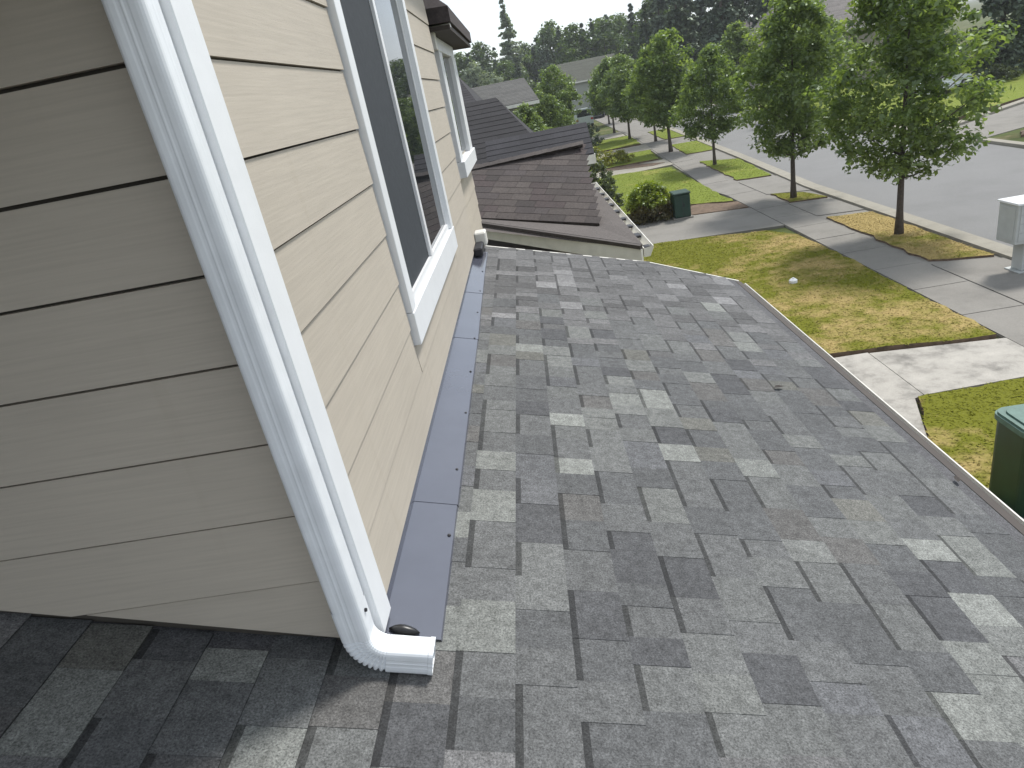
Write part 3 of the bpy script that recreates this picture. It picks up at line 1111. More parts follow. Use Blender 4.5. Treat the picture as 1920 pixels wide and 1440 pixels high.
# ------------------------------------------------------------------ helpers for the neighbouring houses
def plane_shingles(parent, mname, O, U, Vd, nu, nv, eu, colors, keep, limit=300, th=0.008, stagger=True, lens=(0.20, 0.27, 0.34, 0.42)):
    """courses along U (unit), climbing along Vd (unit); individual thin wedges, the rest joined"""
    U, Vd = Vector(U).normalized(), Vector(Vd).normalized()
    N = U.cross(Vd).normalized()
    if N.z < 0:
        N = -N
    items = []
    for k in range(nv):
        us = [q * 0.02 for q in range(int(nu / 0.02)) if keep(Vector(O) + U * (q * 0.02) + Vd * ((k + .5) * eu))]
        if not us:
            continue
        u, ue = us[0], us[-1] + 0.02
        first = True
        while u < ue - 0.01:
            L = float(rng.choice(lens))
            w = min(L * (rng.uniform(0.4, 1.0) if first else 1.0), ue - u)
            first = False
            items.append((u, k, L, w / L))
            u += w
    base = {}
    for L in lens:
        m_ = MB()
        g = 0.002
        V = [(g, 0, th), (L - g, 0, th), (L - g, eu, 0.002), (g, eu, 0.002), (g, 0, 0), (L - g, 0, 0), (L - g, eu, 0), (g, eu, 0)]
        m_.poly(V, [(0, 1, 2, 3)], 0, 1.0)
        m_.poly(V, [(4, 5, 1, 0)], 0, 0.7)
        m_.poly(V, [(4, 0, 3, 7), (5, 6, 2, 1)], 0, 0.6)
        base[L] = m_
    meshes = {}
    rest = MB()
    if len(items) > limit:
        items.sort(key=lambda q: q[1])
    for i, (u, k, L, sc_) in enumerate(items):
        p = Vector(O) + U * u + Vd * (k * eu)
        c = random.choice(colors)
        j = rng.uniform(0.88, 1.12)
        if i < limit:
            if L not in meshes:
                meshes[L] = base[L].mesh('shingle', M[mname])
            o = bpy.data.objects.new('shingle', meshes[L])
            q_ = Matrix((U, Vd, N)).transposed()
            o.matrix_local = Matrix.Translation(p) @ (q_ @ Matrix.Diagonal((sc_, 1, 1))).to_4x4()
            o.color = (c[0] * j, c[1] * j, c[2] * j, 1)
            o.parent = parent
            COL.objects.link(o)
        else:
            b_ = base[L]
            off = len(rest.v)
            rest.v.extend([tuple(p + U * v[0] * sc_ + Vd * v[1] + N * v[2]) for v in b_.v])
            rest.f.extend([[off + q for q in f] for f in b_.f])
            rest.m.extend(b_.m)
            rest.s.extend([s * (sum(c) / 3) * j for s in b_.s])
    if rest.f:
        obj('shingle_field', rest, M[mname], parent, kind='stuff').color = (1.04, 0.99, 0.97, 1)


def slab(pts, th):
    """a roof plane as a slab: pts listed counter-clockwise seen from above"""
    m_ = MB()
    P = [Vector(p) for p in pts]
    N = (P[1] - P[0]).cross(P[2] - P[0]).normalized()
    if N.z < 0:
        N = -N
    n = len(P)
    V = P + [p - N * th for p in P]
    m_.poly(V, [list(range(n)), list(range(n, 2 * n))[::-1]] + [(i, n + i, n + (i + 1) % n, (i + 1) % n) for i in range(n)])
    return m_


# ------------------------------------------------------------------ next-door house
nh = thing('neighbour_house', (-0.7, 8.0, 0), 'next door house with brown shingle porch roof, white gutter and white trimmed upper window', 'house')
A = Vector((-1.01, 10.5, H - 0.956))
B = Vector((0.83, 10.5, H - 0.893))
V1 = Vector((-0.94, 9.24, H - 1.47))
V2 = Vector((0.759, 8.6, H - 1.745))
Cc = Vector((1.09, 7.366, H - 1.80))
Dd = Vector((-0.905, 9.08, H - 1.476))
Ef = Vector((1.05, 12.8, H - 1.79))
BR = [(0.068, 0.056, 0.052), (0.078, 0.064, 0.059), (0.060, 0.050, 0.047), (0.086, 0.071, 0.065), (0.072, 0.060, 0.058), (0.092, 0.077, 0.070), (0.074, 0.057, 0.055)]
BRL = [(0.086, 0.072, 0.066), (0.094, 0.080, 0.073), (0.080, 0.068, 0.063)]
# brown face of the cross gable
Wl = (V1 + (V1 - V2) * 0.7)
Al = A + (A - B) * 0.55
_n = (V2 - Wl).cross(A - Wl).normalized()
flat = lambda p: p - _n * (p - Wl).dot(_n)
md = slab([Wl, V2, flat(B), flat(Al)], 0.06)
gr = obj('gable_roof', md, M['n_soffit'], nh)
U = (V2 - Wl).normalized()
Nn = (V2 - Wl).cross(A - Wl).normalized()
if Nn.z < 0:
    Nn = -Nn
Vd = Nn.cross(U).normalized()
if Vd.y < 0:
    Vd = -Vd
right_n = (B - V2)


def keep_p(c):
    if c.y > 10.53 or c.x < -1.55:
        return False
    t = (c.y - V2.y) / (B.y - V2.y)
    return c.x < V2.x + (B.x - V2.x) * max(0, t) + 0.02


plane_shingles(gr, 'brown_shingle', Wl + Nn * 0.004, U, Vd, 3.6, 19, 0.155, BR, keep_p, 295, th=0.0055)
# far slope of that gable, hip board and ridge caps
bk = slab([B, Vector((0.83, 12.6, H - 1.62)), Vector((-2.0, 12.6, H - 1.62)), Al], 0.06)
obj('far_slope', bk, M['n_soffit'], nh)
for i in range(16):
    t0_, t1_ = i / 16, (i + 1) / 16 + 0.004
    p, q = Al + (B - Al) * t0_, Al + (B - Al) * t1_
    m_ = MB()
    w = Vector((0, 0.10, -0.045))
    m_.poly([p - Vector((0, 0.10, 0.035)) + Vector((0, 0, .010)), q - Vector((0, 0.10, 0.035)) + Vector((0, 0, .014)), q + Vector((0, 0, .020)), p + Vector((0, 0, .014)),
             p + w + Vector((0, 0, .010)), q + w + Vector((0, 0, .014))], [(0, 1, 2, 3), (3, 2, 5, 4)])
    o = obj('ridge_cap', m_, M['brown_shingle'], gr)
    c = random.choice(BRL)
    o.color = (c[0], c[1], c[2], 1)
# gable end under the brown roof towards the street
m_ = MB()
m_.poly([V2 + Vector((-.05, 0, -.06)), B + Vector((-.05, 0, -.06)), Vector((0.78, 12.5, H - 1.66)), Vector((0.74, 12.5, 2.4)), Vector((0.74, 8.6, 2.4))], [(0, 1, 2, 3, 4)])
obj('gable_wall', m_, M['wall_far'], nh)
# lighter skirt along eave and near edge
sk = slab([Dd, Cc, Ef, Ef + Vector((-0.6, 0, 0.10)), V2 + Vector((0, 0.25, -0.02)), V2 + Vector((-.03, 0, -.025)), V1 + Vector((0, 0, -.03)), Wl + Vector((0, 0, -.03)), Dd + (Dd - Cc) * 0.6], 0.05)
skr = obj('skirt_roof', sk, M['brown_shingle'], nh)
skr.color = (0.118, 0.103, 0.095, 1)
# gutters: white, one along the street side, one along the near edge


def trough(p, q, outv, w=0.11, h=0.10, mname='gutter'):
    p, q, o_ = Vector(p), Vector(q), Vector(outv).normalized()
    pr = [(0, 0.0), (0, -h), (w * .62, -h), (w * .85, -h * .45), (w, -0.01), (w * 1.03, 0.012), (w * .95, 0.012), (w * .92, -0.012), (w * .78, -h * .45), (w * .56, -h * .86), (0.01, -h * .86), (0.01, 0)]
    n_ = len(pr)
    m2 = MB()
    m2.poly([p + o_ * a + Vector((0, 0, z)) for a, z in pr] + [q + o_ * a + Vector((0, 0, z)) for a, z in pr],
            [(i, (i + 1) % n_, n_ + (i + 1) % n_, n_ + i) for i in range(n_)])
    for e in (p, q):
        m2.poly([e + o_ * a + Vector((0, 0, z)) for a, z in pr[:6]], [list(range(6))])
    return m2


ndir = Vector((-(Dd - Cc).y, (Dd - Cc).x, 0)).normalized()
if ndir.y > 0:
    ndir = -ndir
g1 = obj('gutter', trough(Cc + Vector((0.005, 0, -.045)), Ef + Vector((0.005, 0, -.045)), (1, 0, 0)), M['gutter'], nh)
m_ = MB()
p0, p1 = Cc + ndir * 0.01 + Vector((0.0, 0, -.012)), Dd + (Dd - Cc) * 0.5 + ndir * 0.01 + Vector((0, 0, -.012))
for (a, b, o0, o1, mi) in ((0.012, -0.030, 0.0, 0.05, 1), (-0.032, -0.20, 0.0, 0.035, 0)):
    m_.poly([p0 + ndir * o0 + Vector((0, 0, a)), p1 + ndir * o0 + Vector((0, 0, a)), p1 + ndir * o1 + Vector((0, 0, a)), p0 + ndir * o1 + Vector((0, 0, a)),
             p0 + ndir * o0 + Vector((0, 0, b)), p1 + ndir * o0 + Vector((0, 0, b)), p1 + ndir * o1 + Vector((0, 0, b)), p0 + ndir * o1 + Vector((0, 0, b))],
            [(0, 1, 2, 3), (7, 6, 5, 4), (3, 2, 6, 7), (0, 3, 7, 4), (1, 5, 6, 2)], mi)
obj('rake_board', m_, [M['gutter'], M['n_soffit']], nh)
for k in range(9):                          # dark hangers along the street gutter
    p = Cc + (Ef - Cc) * ((k + 0.4 + rng.uniform(-.15, .15)) / 9.5)
    m_ = MB()
    m_.box((p.x + 0.025, p.y - 0.08, p.z - 0.080), (p.x + 0.095, p.y + rng.uniform(0.03, 0.12), p.z - 0.050), bev=0.008)
    obj('hanger', m_, M['dark_metal'], g1)
# body below
m_ = MB()
m_.prism([(-2.6, 9.4), (0.72, 8.2), (0.72, 12.5), (-2.6, 12.5)], 0.0, lambda p: H - 1.95)
obj('wall', m_, M['wall_far'], nh)
# upper storey
NX = -0.600
m_ = MB()
m_.prism([(-3.2, 5.75), (NX, 5.75), (NX, 7.24), (-3.2, 7.24)], H - 1.6, H + 0.62)
uw = obj('upper_wall', m_, M['siding'], nh)
for k in range(9):
    zb = H - 1.2 + SIDB * k
    m_ = MB()
    zt = zb + SIDB - 0.007
    m_.poly([(NX + .010, 5.76, zb), (NX + .010, 7.2, zb), (NX + .002, 7.2, zt), (NX + .002, 5.76, zt), (NX, 5.76, zb), (NX, 7.2, zb)], [(0, 1, 2, 3), (4, 5, 1, 0)])
    obj('siding_board', m_, M['siding'], uw)
m_ = MB()
m_.box((NX - 0.05, 6.02, H - 0.44), (NX + 0.02, 6.95, H + 0.36))
nw = obj('window', m_, M['glass'], nh)
for (a, b, nm, d_) in (((5.80, H - 0.60), (7.27, H - 0.47), 'sill_board', 0.080), ((5.80, H + 0.37), (7.25, H + 0.47), 'head_board', 0.055),
                       ((5.80, H - 0.468), (6.02, H + 0.368), 'side_board', 0.055), ((6.92, H - 0.468), (7.25, H + 0.368), 'side_board', 0.060)):
    m_ = MB()
    m_.box((NX - 0.012, a[0], a[1]), (NX + d_, b[0], b[1]), bev=0.004)
    obj(nm, m_, M['trim'], nw)
# eave of the upper roof with a bracket
m_ = slab([(-3.4, 5.45, H + 0.62), (NX + 0.20, 5.45, H + 0.50), (NX + 0.20, 7.9, H + 0.50), (-3.4, 7.9, H + 0.62)], 0.03)
obj('soffit', m_, M['n_soffit'], nh)
m_ = MB()
V = [(-3.4, 5.42, H + 0.64), (NX + 0.215, 5.42, H + 0.515), (NX + 0.215, 7.93, H + 0.515), (-3.4, 7.93, H + 0.64)]
VV = [(-3.4, 6.6, H + 1.75), (-1.6, 6.6, H + 1.75)]
m_.poly(V + [(v[0], v[1], v[2] + .10) for v in V] + VV, [(0, 3, 2, 1), (0, 1, 5, 4), (1, 2, 6, 5), (2, 3, 7, 6), (4, 5, 9, 8), (5, 6, 9), (6, 7, 8, 9)])
uro = obj('upper_roof', m_, M['brown_shingle'], nh)
uro.color = (0.075, 0.062, 0.062, 1)
m_ = MB()
m_.box((NX + 0.03, 5.50, H + 0.36), (NX + 0.075, 5.60, H + 0.485), bev=0.005)
m_.box((NX + 0.03, 5.50, H + 0.485), (NX + 0.20, 5.60, H + 0.515), bev=0.004)
obj('bracket', m_, M['gutter'], nh)


# ------------------------------------------------------------------ houses further along
def gable_house(name, cx, cy, w, d, eave, ridge, along, roofcol, wallm, label, oh=0.35, windows=(), hip=0.0):
    """axis aligned gable or hip roofed house; ridge runs along 'x' or 'y'"""
    t = thing(name, (cx, cy, 0), label, 'house', 'houses further along the street')
    x0, x1, y0, y1 = cx - w / 2, cx + w / 2, cy - d / 2, cy + d / 2
    m2 = MB()
    m2.box((x0, y0, -0.05), (x1, y1, eave - 0.02))
    wo_ = obj('wall', m2, wallm, t)
    a0, a1, b0, b1 = x0 - oh, x1 + oh, y0 - oh, y1 + oh
    rth = 0.16
    if along == 'x':
        rp = [Vector((a0 + hip, cy, ridge)), Vector((a1 - hip, cy, ridge))]
    else:
        rp = [Vector((cx, b0 + hip, ridge)), Vector((cx, b1 - hip, ridge))]
    c = [Vector((a0, b0, eave)), Vector((a1, b0, eave)), Vector((a1, b1, eave)), Vector((a0, b1, eave))]
    if along == 'x':
        faces = [[c[0], c[1], rp[1], rp[0]], [c[2], c[3], rp[0], rp[1]]]
        ends_ = [[c[1], c[2], rp[1]], [c[3], c[0], rp[0]]]
    else:
        faces = [[c[1], c[2], rp[1], rp[0]], [c[3], c[0], rp[0], rp[1]]]
        ends_ = [[c[0], c[1], rp[0]], [c[2], c[3], rp[1]]]
    rr = slab(faces[0], rth)
    ro = obj('roof', rr, M['roof_dark'], t)
    ro.color = roofcol
    r2 = obj('roof', slab(faces[1], rth), M['roof_dark'], t)
    r2.color = roofcol
    for e in ends_:
        if hip > 0.05:
            o = obj('roof', slab(e, rth), M['roof_dark'], t)
            o.color = roofcol
        else:
            m3 = MB()
            ctr = (e[0] + e[1] + e[2]) / 3
            q = [v + (Vector((cx, cy, ctr.z)) - Vector((ctr.x, ctr.y, ctr.z))).normalized() * oh - Vector((0, 0, 0.17)) for v in e]
            m3.poly(q, [(0, 1, 2)])
            obj('gable_wall', m3, wallm, t)
    # courses: raised strips that break the roof plane, joined because far away
    for ro_, fc in ((ro, faces[0]), (r2, faces[1])):
        st = MB()
        pa, pb, pc_, pd = fc
        N = (pb - pa).cross(pc_ - pa).normalized()
        if N.z < 0:
            N = -N
        nrow = max(6, int((pd - pa).length / 0.20))
        for k in range(nrow):
            f0, f1 = k / nrow, (k + 1) / nrow
            l0, l1 = pa + (pd - pa) * f0, pb + (pc_ - pb) * f0
            h0, h1 = pa + (pd - pa) * f1, pb + (pc_ - pb) * f1
            seg_n = 6
            for q in range(seg_n):
                sa, sb = q / seg_n, (q + 1) / seg_n
                s_ = rng.uniform(0.85, 1.15)
                st.face([l0 + (l1 - l0) * sa + N * .012, l0 + (l1 - l0) * sb + N * .012, h0 + (h1 - h0) * sb + N * .004, h0 + (h1 - h0) * sa + N * .004], 0, s_)
                st.face([l0 + (l1 - l0) * sa + N * .001, l0 + (l1 - l0) * sb + N * .001, l0 + (l1 - l0) * sb + N * .012, l0 + (l1 - l0) * sa + N * .012], 0, 0.97)
        so = obj('shingle_courses', st, M['roof_dark'], ro_, kind='stuff')
        so.color = roofcol
    for (face_, u, z, ww, hh) in windows:
        m3 = MB()
        if face_ == 'x1':
            m3.box((x1 + 0.005, u - ww / 2, z), (x1 + 0.05, u + ww / 2, z + hh))
        else:
            m3.box((u - ww / 2, y0 - 0.05, z), (u + ww / 2, y0 - 0.005, z + hh))
        f_ = obj('window', m3, M['vinyl'], t)
        m4 = MB()
        if face_ == 'x1':
            m4.box((x1 + 0.052, u - ww / 2 + .08, z + .08), (x1 + 0.06, u + ww / 2 - .08, z + hh - .08))
        else:
            m4.box((u - ww / 2 + .08, y0 - 0.06, z + .08), (u + ww / 2 - .08, y0 - 0.052, z + hh - .08))
        obj('pane', m4, M['glass'], f_)
    # fascia
    m3 = MB()
    m3.box((a1 - 0.02, b0, eave - 0.20), (a1 + 0.02, b1, eave - 0.02))
    m3.box((a0, b0 - 0.02, eave - 0.20), (a1 - 0.021, b0 + 0.02, eave - 0.021))
    obj('fascia', m3, M['gutter'], t)
    return t


DK = (0.030, 0.0285, 0.031, 1)
gable_house('dark_roofed_house', -2.15, 18.2, 5.5, 5.2, 2.85, 4.78, 'x', DK, M['wall_far'], 'house with a large charcoal hipped roof right behind the brown gable', hip=1.5)
gable_house('dark_roofed_house', 0.25, 15.3, 1.9, 1.5, 3.42, 3.98, 'x', (0.036, 0.035, 0.040, 1), M['wall_far'], 'low dark porch roof tucked between the brown gable and the large charcoal roof', oh=0.15)
gable_house('dark_roofed_house', -4.4, 31, 5.8, 7, 4.0, 5.95, 'x', (0.034, 0.032, 0.036, 1), M['wall_far'], 'charcoal roofed house beyond the hipped roof beside the neighbour window', hip=1.3)
gable_house('grey_roofed_house', -1.7, 44.5, 5.0, 6, 4.1, 5.38, 'x', (0.10, 0.098, 0.092, 1), M['wall_far'], 'house with a low pale grey roof beyond the charcoal roofs', hip=0.6)
gable_house('pale_house', 8.6, 93, 7.5, 8, 4.3, 6.6, 'x', (0.085, 0.088, 0.070, 1), M['wall_pale'], 'pale walled house with grey green roof at the end of the tree row', windows=(('y0', 6.6, 2.2, 1.2, 1.3), ('y0', 9.6, 2.2, 1.2, 1.3)))
gable_house('street_house', 25.6, 66, 9, 9, 4.4, 7.3, 'x', (0.17, 0.155, 0.145, 1), M['wall_far'], 'house with pale brown roof across the street behind the trees', hip=2.2, windows=(('y0', 22.5, 1.0, 1.4, 1.3), ('y0', 26, 1.0, 1.4, 1.3)))
gable_house('street_house', 27.0, 88, 9, 9, 4.6, 7.2, 'x', (0.14, 0.13, 0.125, 1), M['wall_far'], 'second house across the street, farther down behind the tree crowns', hip=2.2)


# ------------------------------------------------------------------ trees
def leaf_cloud(centers, radii, per, size, flat=0.75):
    n = len(centers) * per
    C = np.repeat(np.asarray(centers), per, 0)
    Rr = np.repeat(np.asarray(radii), per)
    d = rng.normal(0, 1, (n, 3))
    d /= np.linalg.norm(d, axis=1)[:, None] + 1e-9
    rad = rng.random(n) ** 0.5
    P = C + d * (rad * Rr)[:, None] * np.array([1, 1, flat])
    nrm = d * 0.5 + rng.normal(0, 0.6, (n, 3)) + np.array([0.15, 0.15, 0.8])
    nrm /= np.linalg.norm(nrm, axis=1)[:, None]
    a = np.cross(nrm, rng.normal(0, 1, (n, 3)))
    a /= np.linalg.norm(a, axis=1)[:, None] + 1e-9
    b = np.cross(nrm, a)
    s = size * rng.uniform(0.6, 1.35, n)[:, None]
    V = np.stack([P - a * s, P + b * s * 0.55 + nrm * s * 0.12, P + a * s, P - b * s * 0.55 + nrm * s * 0.12], 1)
    cl = np.repeat(rng.uniform(0.15, 0.75, len(centers)), per)
    shade = np.clip(cl + rng.normal(0, 0.22, n), 0, 1)
    return V, shade


def crown_points(R, z0, z1, n, lobes=5):
    """clump centres through an uneven egg shaped crown"""
    ph = rng.uniform(0, 2 * np.pi, lobes)
    am = rng.uniform(0.06, 0.20, lobes)
    pts = []
    while len(pts) < n:
        t = rng.random()
        prof = (math.sin(math.pi * min(1, t ** 0.72 * 0.93 + 0.06))) ** 0.75
        an = rng.uniform(0, 2 * np.pi)
        lob = 1 + sum(am[i] * math.sin((i + 2) * an + ph[i] + 5 * t) for i in range(lobes)) * 0.7
        r = R * prof * lob * (rng.random() ** 0.42)
        if rng.random() > (0.35 + 0.65 * prof):
            continue
        pts.append((r * math.cos(an), r * math.sin(an), z0 + (z1 - z0) * t))
    return np.array(pts)


def tree_meshes(R, zc, ztop, trunk_r, nclump, per, size, leafm, clump_r=0.34, limbs=16, hang=0.0):
    cp = crown_points(R, zc, ztop, nclump)
    cr2 = clump_r * rng.uniform(0.6, 1.3, nclump)
    V, sh = leaf_cloud(cp, cr2, per, size)
    crown = fast_mesh('crown', V, 4, [M[leafm]], sh)
    tb = MB()
    n = 9
    tops = zc + (ztop - zc) * 0.72
    pts, rad = [], []
    bx, by = rng.normal(0, 0.03, 2)
    for i in range(n):
        t = i / (n - 1)
        pts.append((bx * math.sin(3 * t), by * math.sin(4 * t), tops * t - 0.05))
        rad.append(trunk_r * (1.35 if i == 0 else 1.0) * (1 - 0.80 * t))
    tb.tube(pts, rad, 9)
    for k in range(limbs):
        c = cp[int(rng.integers(0, nclump))]
        zs = max(zc * 0.88, min(c[2] - 0.5 * math.hypot(c[0], c[1]) - 0.1, tops * 0.95))
        t = zs / tops
        a = np.array([bx * math.sin(3 * t), by * math.sin(4 * t), zs])
        mid = a * 0.5 + c * 0.5 + np.array([0, 0, -0.06 * math.hypot(c[0], c[1])])
        r0 = trunk_r * (1 - 0.8 * t) * 0.55
        tb.tube([a, mid, c], [r0, r0 * 0.6, r0 * 0.2], 6)
    return crown, tb.mesh('trunk', M['bark'], True)


def place_tree(name, loc, meshes, label, group, rotz=0.0, scale=1.0, cat='tree'):
    t = thing(name, loc, label, cat, group, world_parts=False)
    t.rotation_euler = (0, 0, rotz)
    t.scale = (scale, scale, scale)
    for nm, me in zip(('crown', 'trunk'), meshes):
        o = bpy.data.objects.new(nm, me)
        o.parent = t
        COL.objects.link(o)
    return t


SG = 'young street trees in the verge'
place_tree('street_tree', (8.60, 16.45, 0.03), tree_meshes(1.62, 1.50, 6.2, 0.085, 250, 74, 0.066, 'leaf', 0.36),
           'largest and nearest street tree, in the dry verge strip by the kerb', SG)
place_tree('street_tree', (8.37, 22.6, 0.03), tree_meshes(1.66, 1.48, 6.0, 0.085, 260, 70, 0.070, 'leaf', 0.36),
           'second street tree, dense and egg shaped, in the small grass island between driveways', SG)
place_tree('street_tree', (8.50, 32.6, 0.03), tree_meshes(1.45, 1.25, 4.9, 0.075, 190, 65, 0.075, 'leaf'),
           'smallest street tree, slim, in the bright green triangle of grass', SG)
TA = tree_meshes(2.0, 1.5, 6.2, 0.10, 210, 56, 0.10, 'leaf', 0.4)
TB = tree_meshes(1.9, 1.5, 5.6, 0.09, 200, 54, 0.10, 'leaf', 0.4)
rowt = [((8.15, 40.6, 0.03), TA, 'tall pointed street tree behind the small slim one, fourth along the verge', 1.02),
        ((8.6, 47.5, 0.03), TB, 'street tree whose crown merges with the tall pointed tree, fifth along the verge', 0.95),
        ((7.6, 52.3, 0.03), TA, 'street tree seen left of the tall pointed one, with its thin trunk against pale paving', 0.93),
        ((7.5, 60.0, 0.03), TB, 'street tree near the far parked dark car', 1.0),
        ((3.0, 58.0, 0.0), TA, 'round garden tree rising behind the charcoal roof before the pale house', 0.98),
        ((8.6, 72.0, 0.0), TB, 'last street tree down the verge before the pale house', 0.95)]
for i, (loc, me, lab, s_) in enumerate(rowt):
    place_tree('street_tree', loc, me, lab, SG, rotz=1.3 * i + 0.4, scale=s_)
place_tree('broadleaf_tree', (13.9 + 4.4, 47.0, 0), TA, 'olive green tree across the street seen between two street trees', 'trees across the street', 2.2, 1.08)
place_tree('broadleaf_tree', (18.3, 61.0, 0), TB, 'olive green tree beside the parked white car across the street', 'trees across the street', 0.3, 1.12)
place_tree('broadleaf_tree', (22.4, 56.0, 0), TA, 'broad tree in front of the pale brown roof across the street', 'trees across the street', 4.1, 1.0)
place_tree('broadleaf_tree', (1.9, 47.5, 0), TB, 'yellowish green garden tree standing before the low grey roof', SG, 2.6, 0.72)
place_tree('broadleaf_tree', (0.2, 40.0, 0), TB, 'short garden tree at the near side of the low grey roof', SG, 5.0, 0.70)
place_tree('broadleaf_tree', (19.2, 54.0, 0), TB, 'second tree across the street beside the pale brown roof', 'trees across the street', 0.9, 1.0)

# background woods: separate trees of a few shared shapes


def conifer_meshes(h, r, n, size, leafm, z0=0.08, droop=0.35, gap=0.0):
    P, S = [], []
    tiers = int(n)
    cent, rad = [], []
    for k in range(tiers):
        t = (k + rng.random()) / tiers
        z = h * (z0 + (0.99 - z0) * t)
        rr = r * (1 - t) ** 0.85 * rng.uniform(0.65, 1.1) + 0.05 * r
        m_ = max(3, int(9 * (1 - t) + 3))
        a0 = rng.uniform(0, 6.28)
        cent.append((0, 0, z))
        rad.append(0.30 * rr + 0.16)
        for q in range(m_):
            if rng.random() < gap:
                continue
            an = a0 + 6.283 * q / m_ + rng.normal(0, 0.25)
            ln = rr * rng.uniform(0.6, 1.15)
            for s in (0.35, 0.62, 0.88):
                cent.append((ln * s * math.cos(an), ln * s * math.sin(an), z - droop * ln * s + rng.normal(0, 0.05)))
                rad.append((0.17 * r * (1.25 - 0.5 * s) + 0.22) * (1.12 - t))
    V, sh = leaf_cloud(np.array(cent), np.array(rad), 17, size * 0.55, 0.7)
    crown = fast_mesh('crown', V, 4, [M[leafm]], sh)
    tb = MB()
    tb.tube([(0, 0, -0.1), (0.03, 0, h * 0.5), (0, 0, h * 0.97)], [h * 0.016, h * 0.010, h * 0.002], 7)
    return crown, tb.mesh('trunk', M['bark'], True)


CON = [conifer_meshes(12, 2.3, 22, 0.30, 'conifer'), conifer_meshes(12, 1.8, 24, 0.28, 'conifer'), conifer_meshes(12, 2.8, 20, 0.34, 'conifer')]
PALE = conifer_meshes(19.5, 3.6, 40, 0.50, 'pale_conifer', gap=0.30, droop=0.15)
BL = [tree_meshes(3.0, 2.0, 9.5, 0.2, 150, 34, 0.20, 'leaf_far', 0.75), tree_meshes(3.6, 2.2, 9.0, 0.2, 150, 34, 0.22, 'leaf_far', 0.8)]
FARP = tree_meshes(2.8, 1.5, 10.0, 0.15, 130, 26, 0.20, 'pale_conifer', 0.6)
wg = 'woods behind the houses'
place_tree('pale_conifer', (0.0, 128, 0), PALE, 'tall thin pale conifer standing alone above the treeline', wg)
place_tree('pale_tree', (-6.5, 122, 0), FARP, 'pale airy tree beside the neighbour eave, far left of the treeline', wg)
place_tree('pale_tree', (-2.9, 112, 0), FARP, 'low pale airy tree at the foot of the tall thin conifer', wg, 1.9, 0.75)
row = []
x = -12.0
while x < 30:
    yv = 126 + rng.uniform(-9, 10)
    hh = 12.0 + rng.uniform(-1.0, 1.8) + (1.5 if x > 16 else 0)
    if -3 < x < 2.5:
        hh -= 2.0
    row.append((x, yv, hh))
    x += rng.uniform(1.2, 2.0)
x = -11.0
while x < 32:
    row.append((x, 142 + rng.uniform(-3, 6), 13.4 + rng.uniform(-.8, 1.4) + (1.5 if x > 14 else 0) - (1.5 if x < 3 else 0)))
    x += rng.uniform(2.2, 3.2)
for i, (x, yv, hh) in enumerate(row):
    kind = i % 5
    if kind in (0, 1, 3):
        place_tree('conifer', (x, yv, 0), CON[i % 3], 'dark green conifer in the far treeline', wg, i * 0.9, hh / 12)
    else:
        place_tree('broadleaf_tree', (x, yv, 0), BL[i % 2], 'mid green broadleaf tree in the far treeline', wg, i * 0.9, hh / 9.6)
for i, (x, yv, hh) in enumerate([(15.6, 86, 11.2), (17.8, 80, 14.5), (19.6, 84, 16), (21.8, 78, 17), (24, 83, 16), (26.5, 79, 17), (29, 84, 16.5), (31.5, 78, 17), (34.5, 82, 16), (22.9, 90, 17.5), (28, 91, 18), (37, 76, 16), (40, 80, 16),
                                 (18.4, 92, 15)]):
    place_tree('conifer', (x, yv, 0), CON[(i * 2) % 3], 'tall dark conifer in the stand behind the far house', 'tall conifer stand', i * 1.7, hh / 12)
for i, (x, yv, hh) in enumerate([(30.5, 47.5, 13), (33.8, 49, 14), (36.5, 46.5, 13), (28.6, 52, 12.5)]):
    place_tree('conifer', (x, yv, 0), CON[i % 3], 'dark conifer above the green roadside lawn', 'conifers above the roadside lawn', i * 1.1 + 0.3, hh / 12)
place_tree('broadleaf_tree', (21.9, 27.6, 0), tree_meshes(2.0, 2.2, 7.6, 0.12, 150, 40, 0.09, 'leaf'),
           'tree in the mulch bed across the road, mostly beyond the right edge', 'trees across the street')


# tell the alike trees of each stand apart by their place, counted from the left as seen from the roof
ORD = ('leftmost second third fourth fifth sixth seventh eighth ninth tenth eleventh twelfth thirteenth fourteenth fifteenth sixteenth seventeenth eighteenth '
       'nineteenth twentieth twenty-first twenty-second twenty-third twenty-fourth twenty-fifth twenty-sixth twenty-seventh twenty-eighth twenty-ninth thirtieth').split()
byl = {}
for o in list(COL.objects):
    if o.parent is None and o.get('category') == 'tree':
        byl.setdefault(o['label'], []).append(o)
for lab, os_ in byl.items():
    if len(os_) > 1:
        os_.sort(key=lambda o: o.location.x / o.location.y)
        for o, w in zip(os_, ORD):
            o['label'] = (w + ' ' + lab) if w == 'leftmost' else w + ' ' + lab + ' from the left'
        if len(os_) > 2:
            os_[-1]['label'] = 'rightmost ' + lab

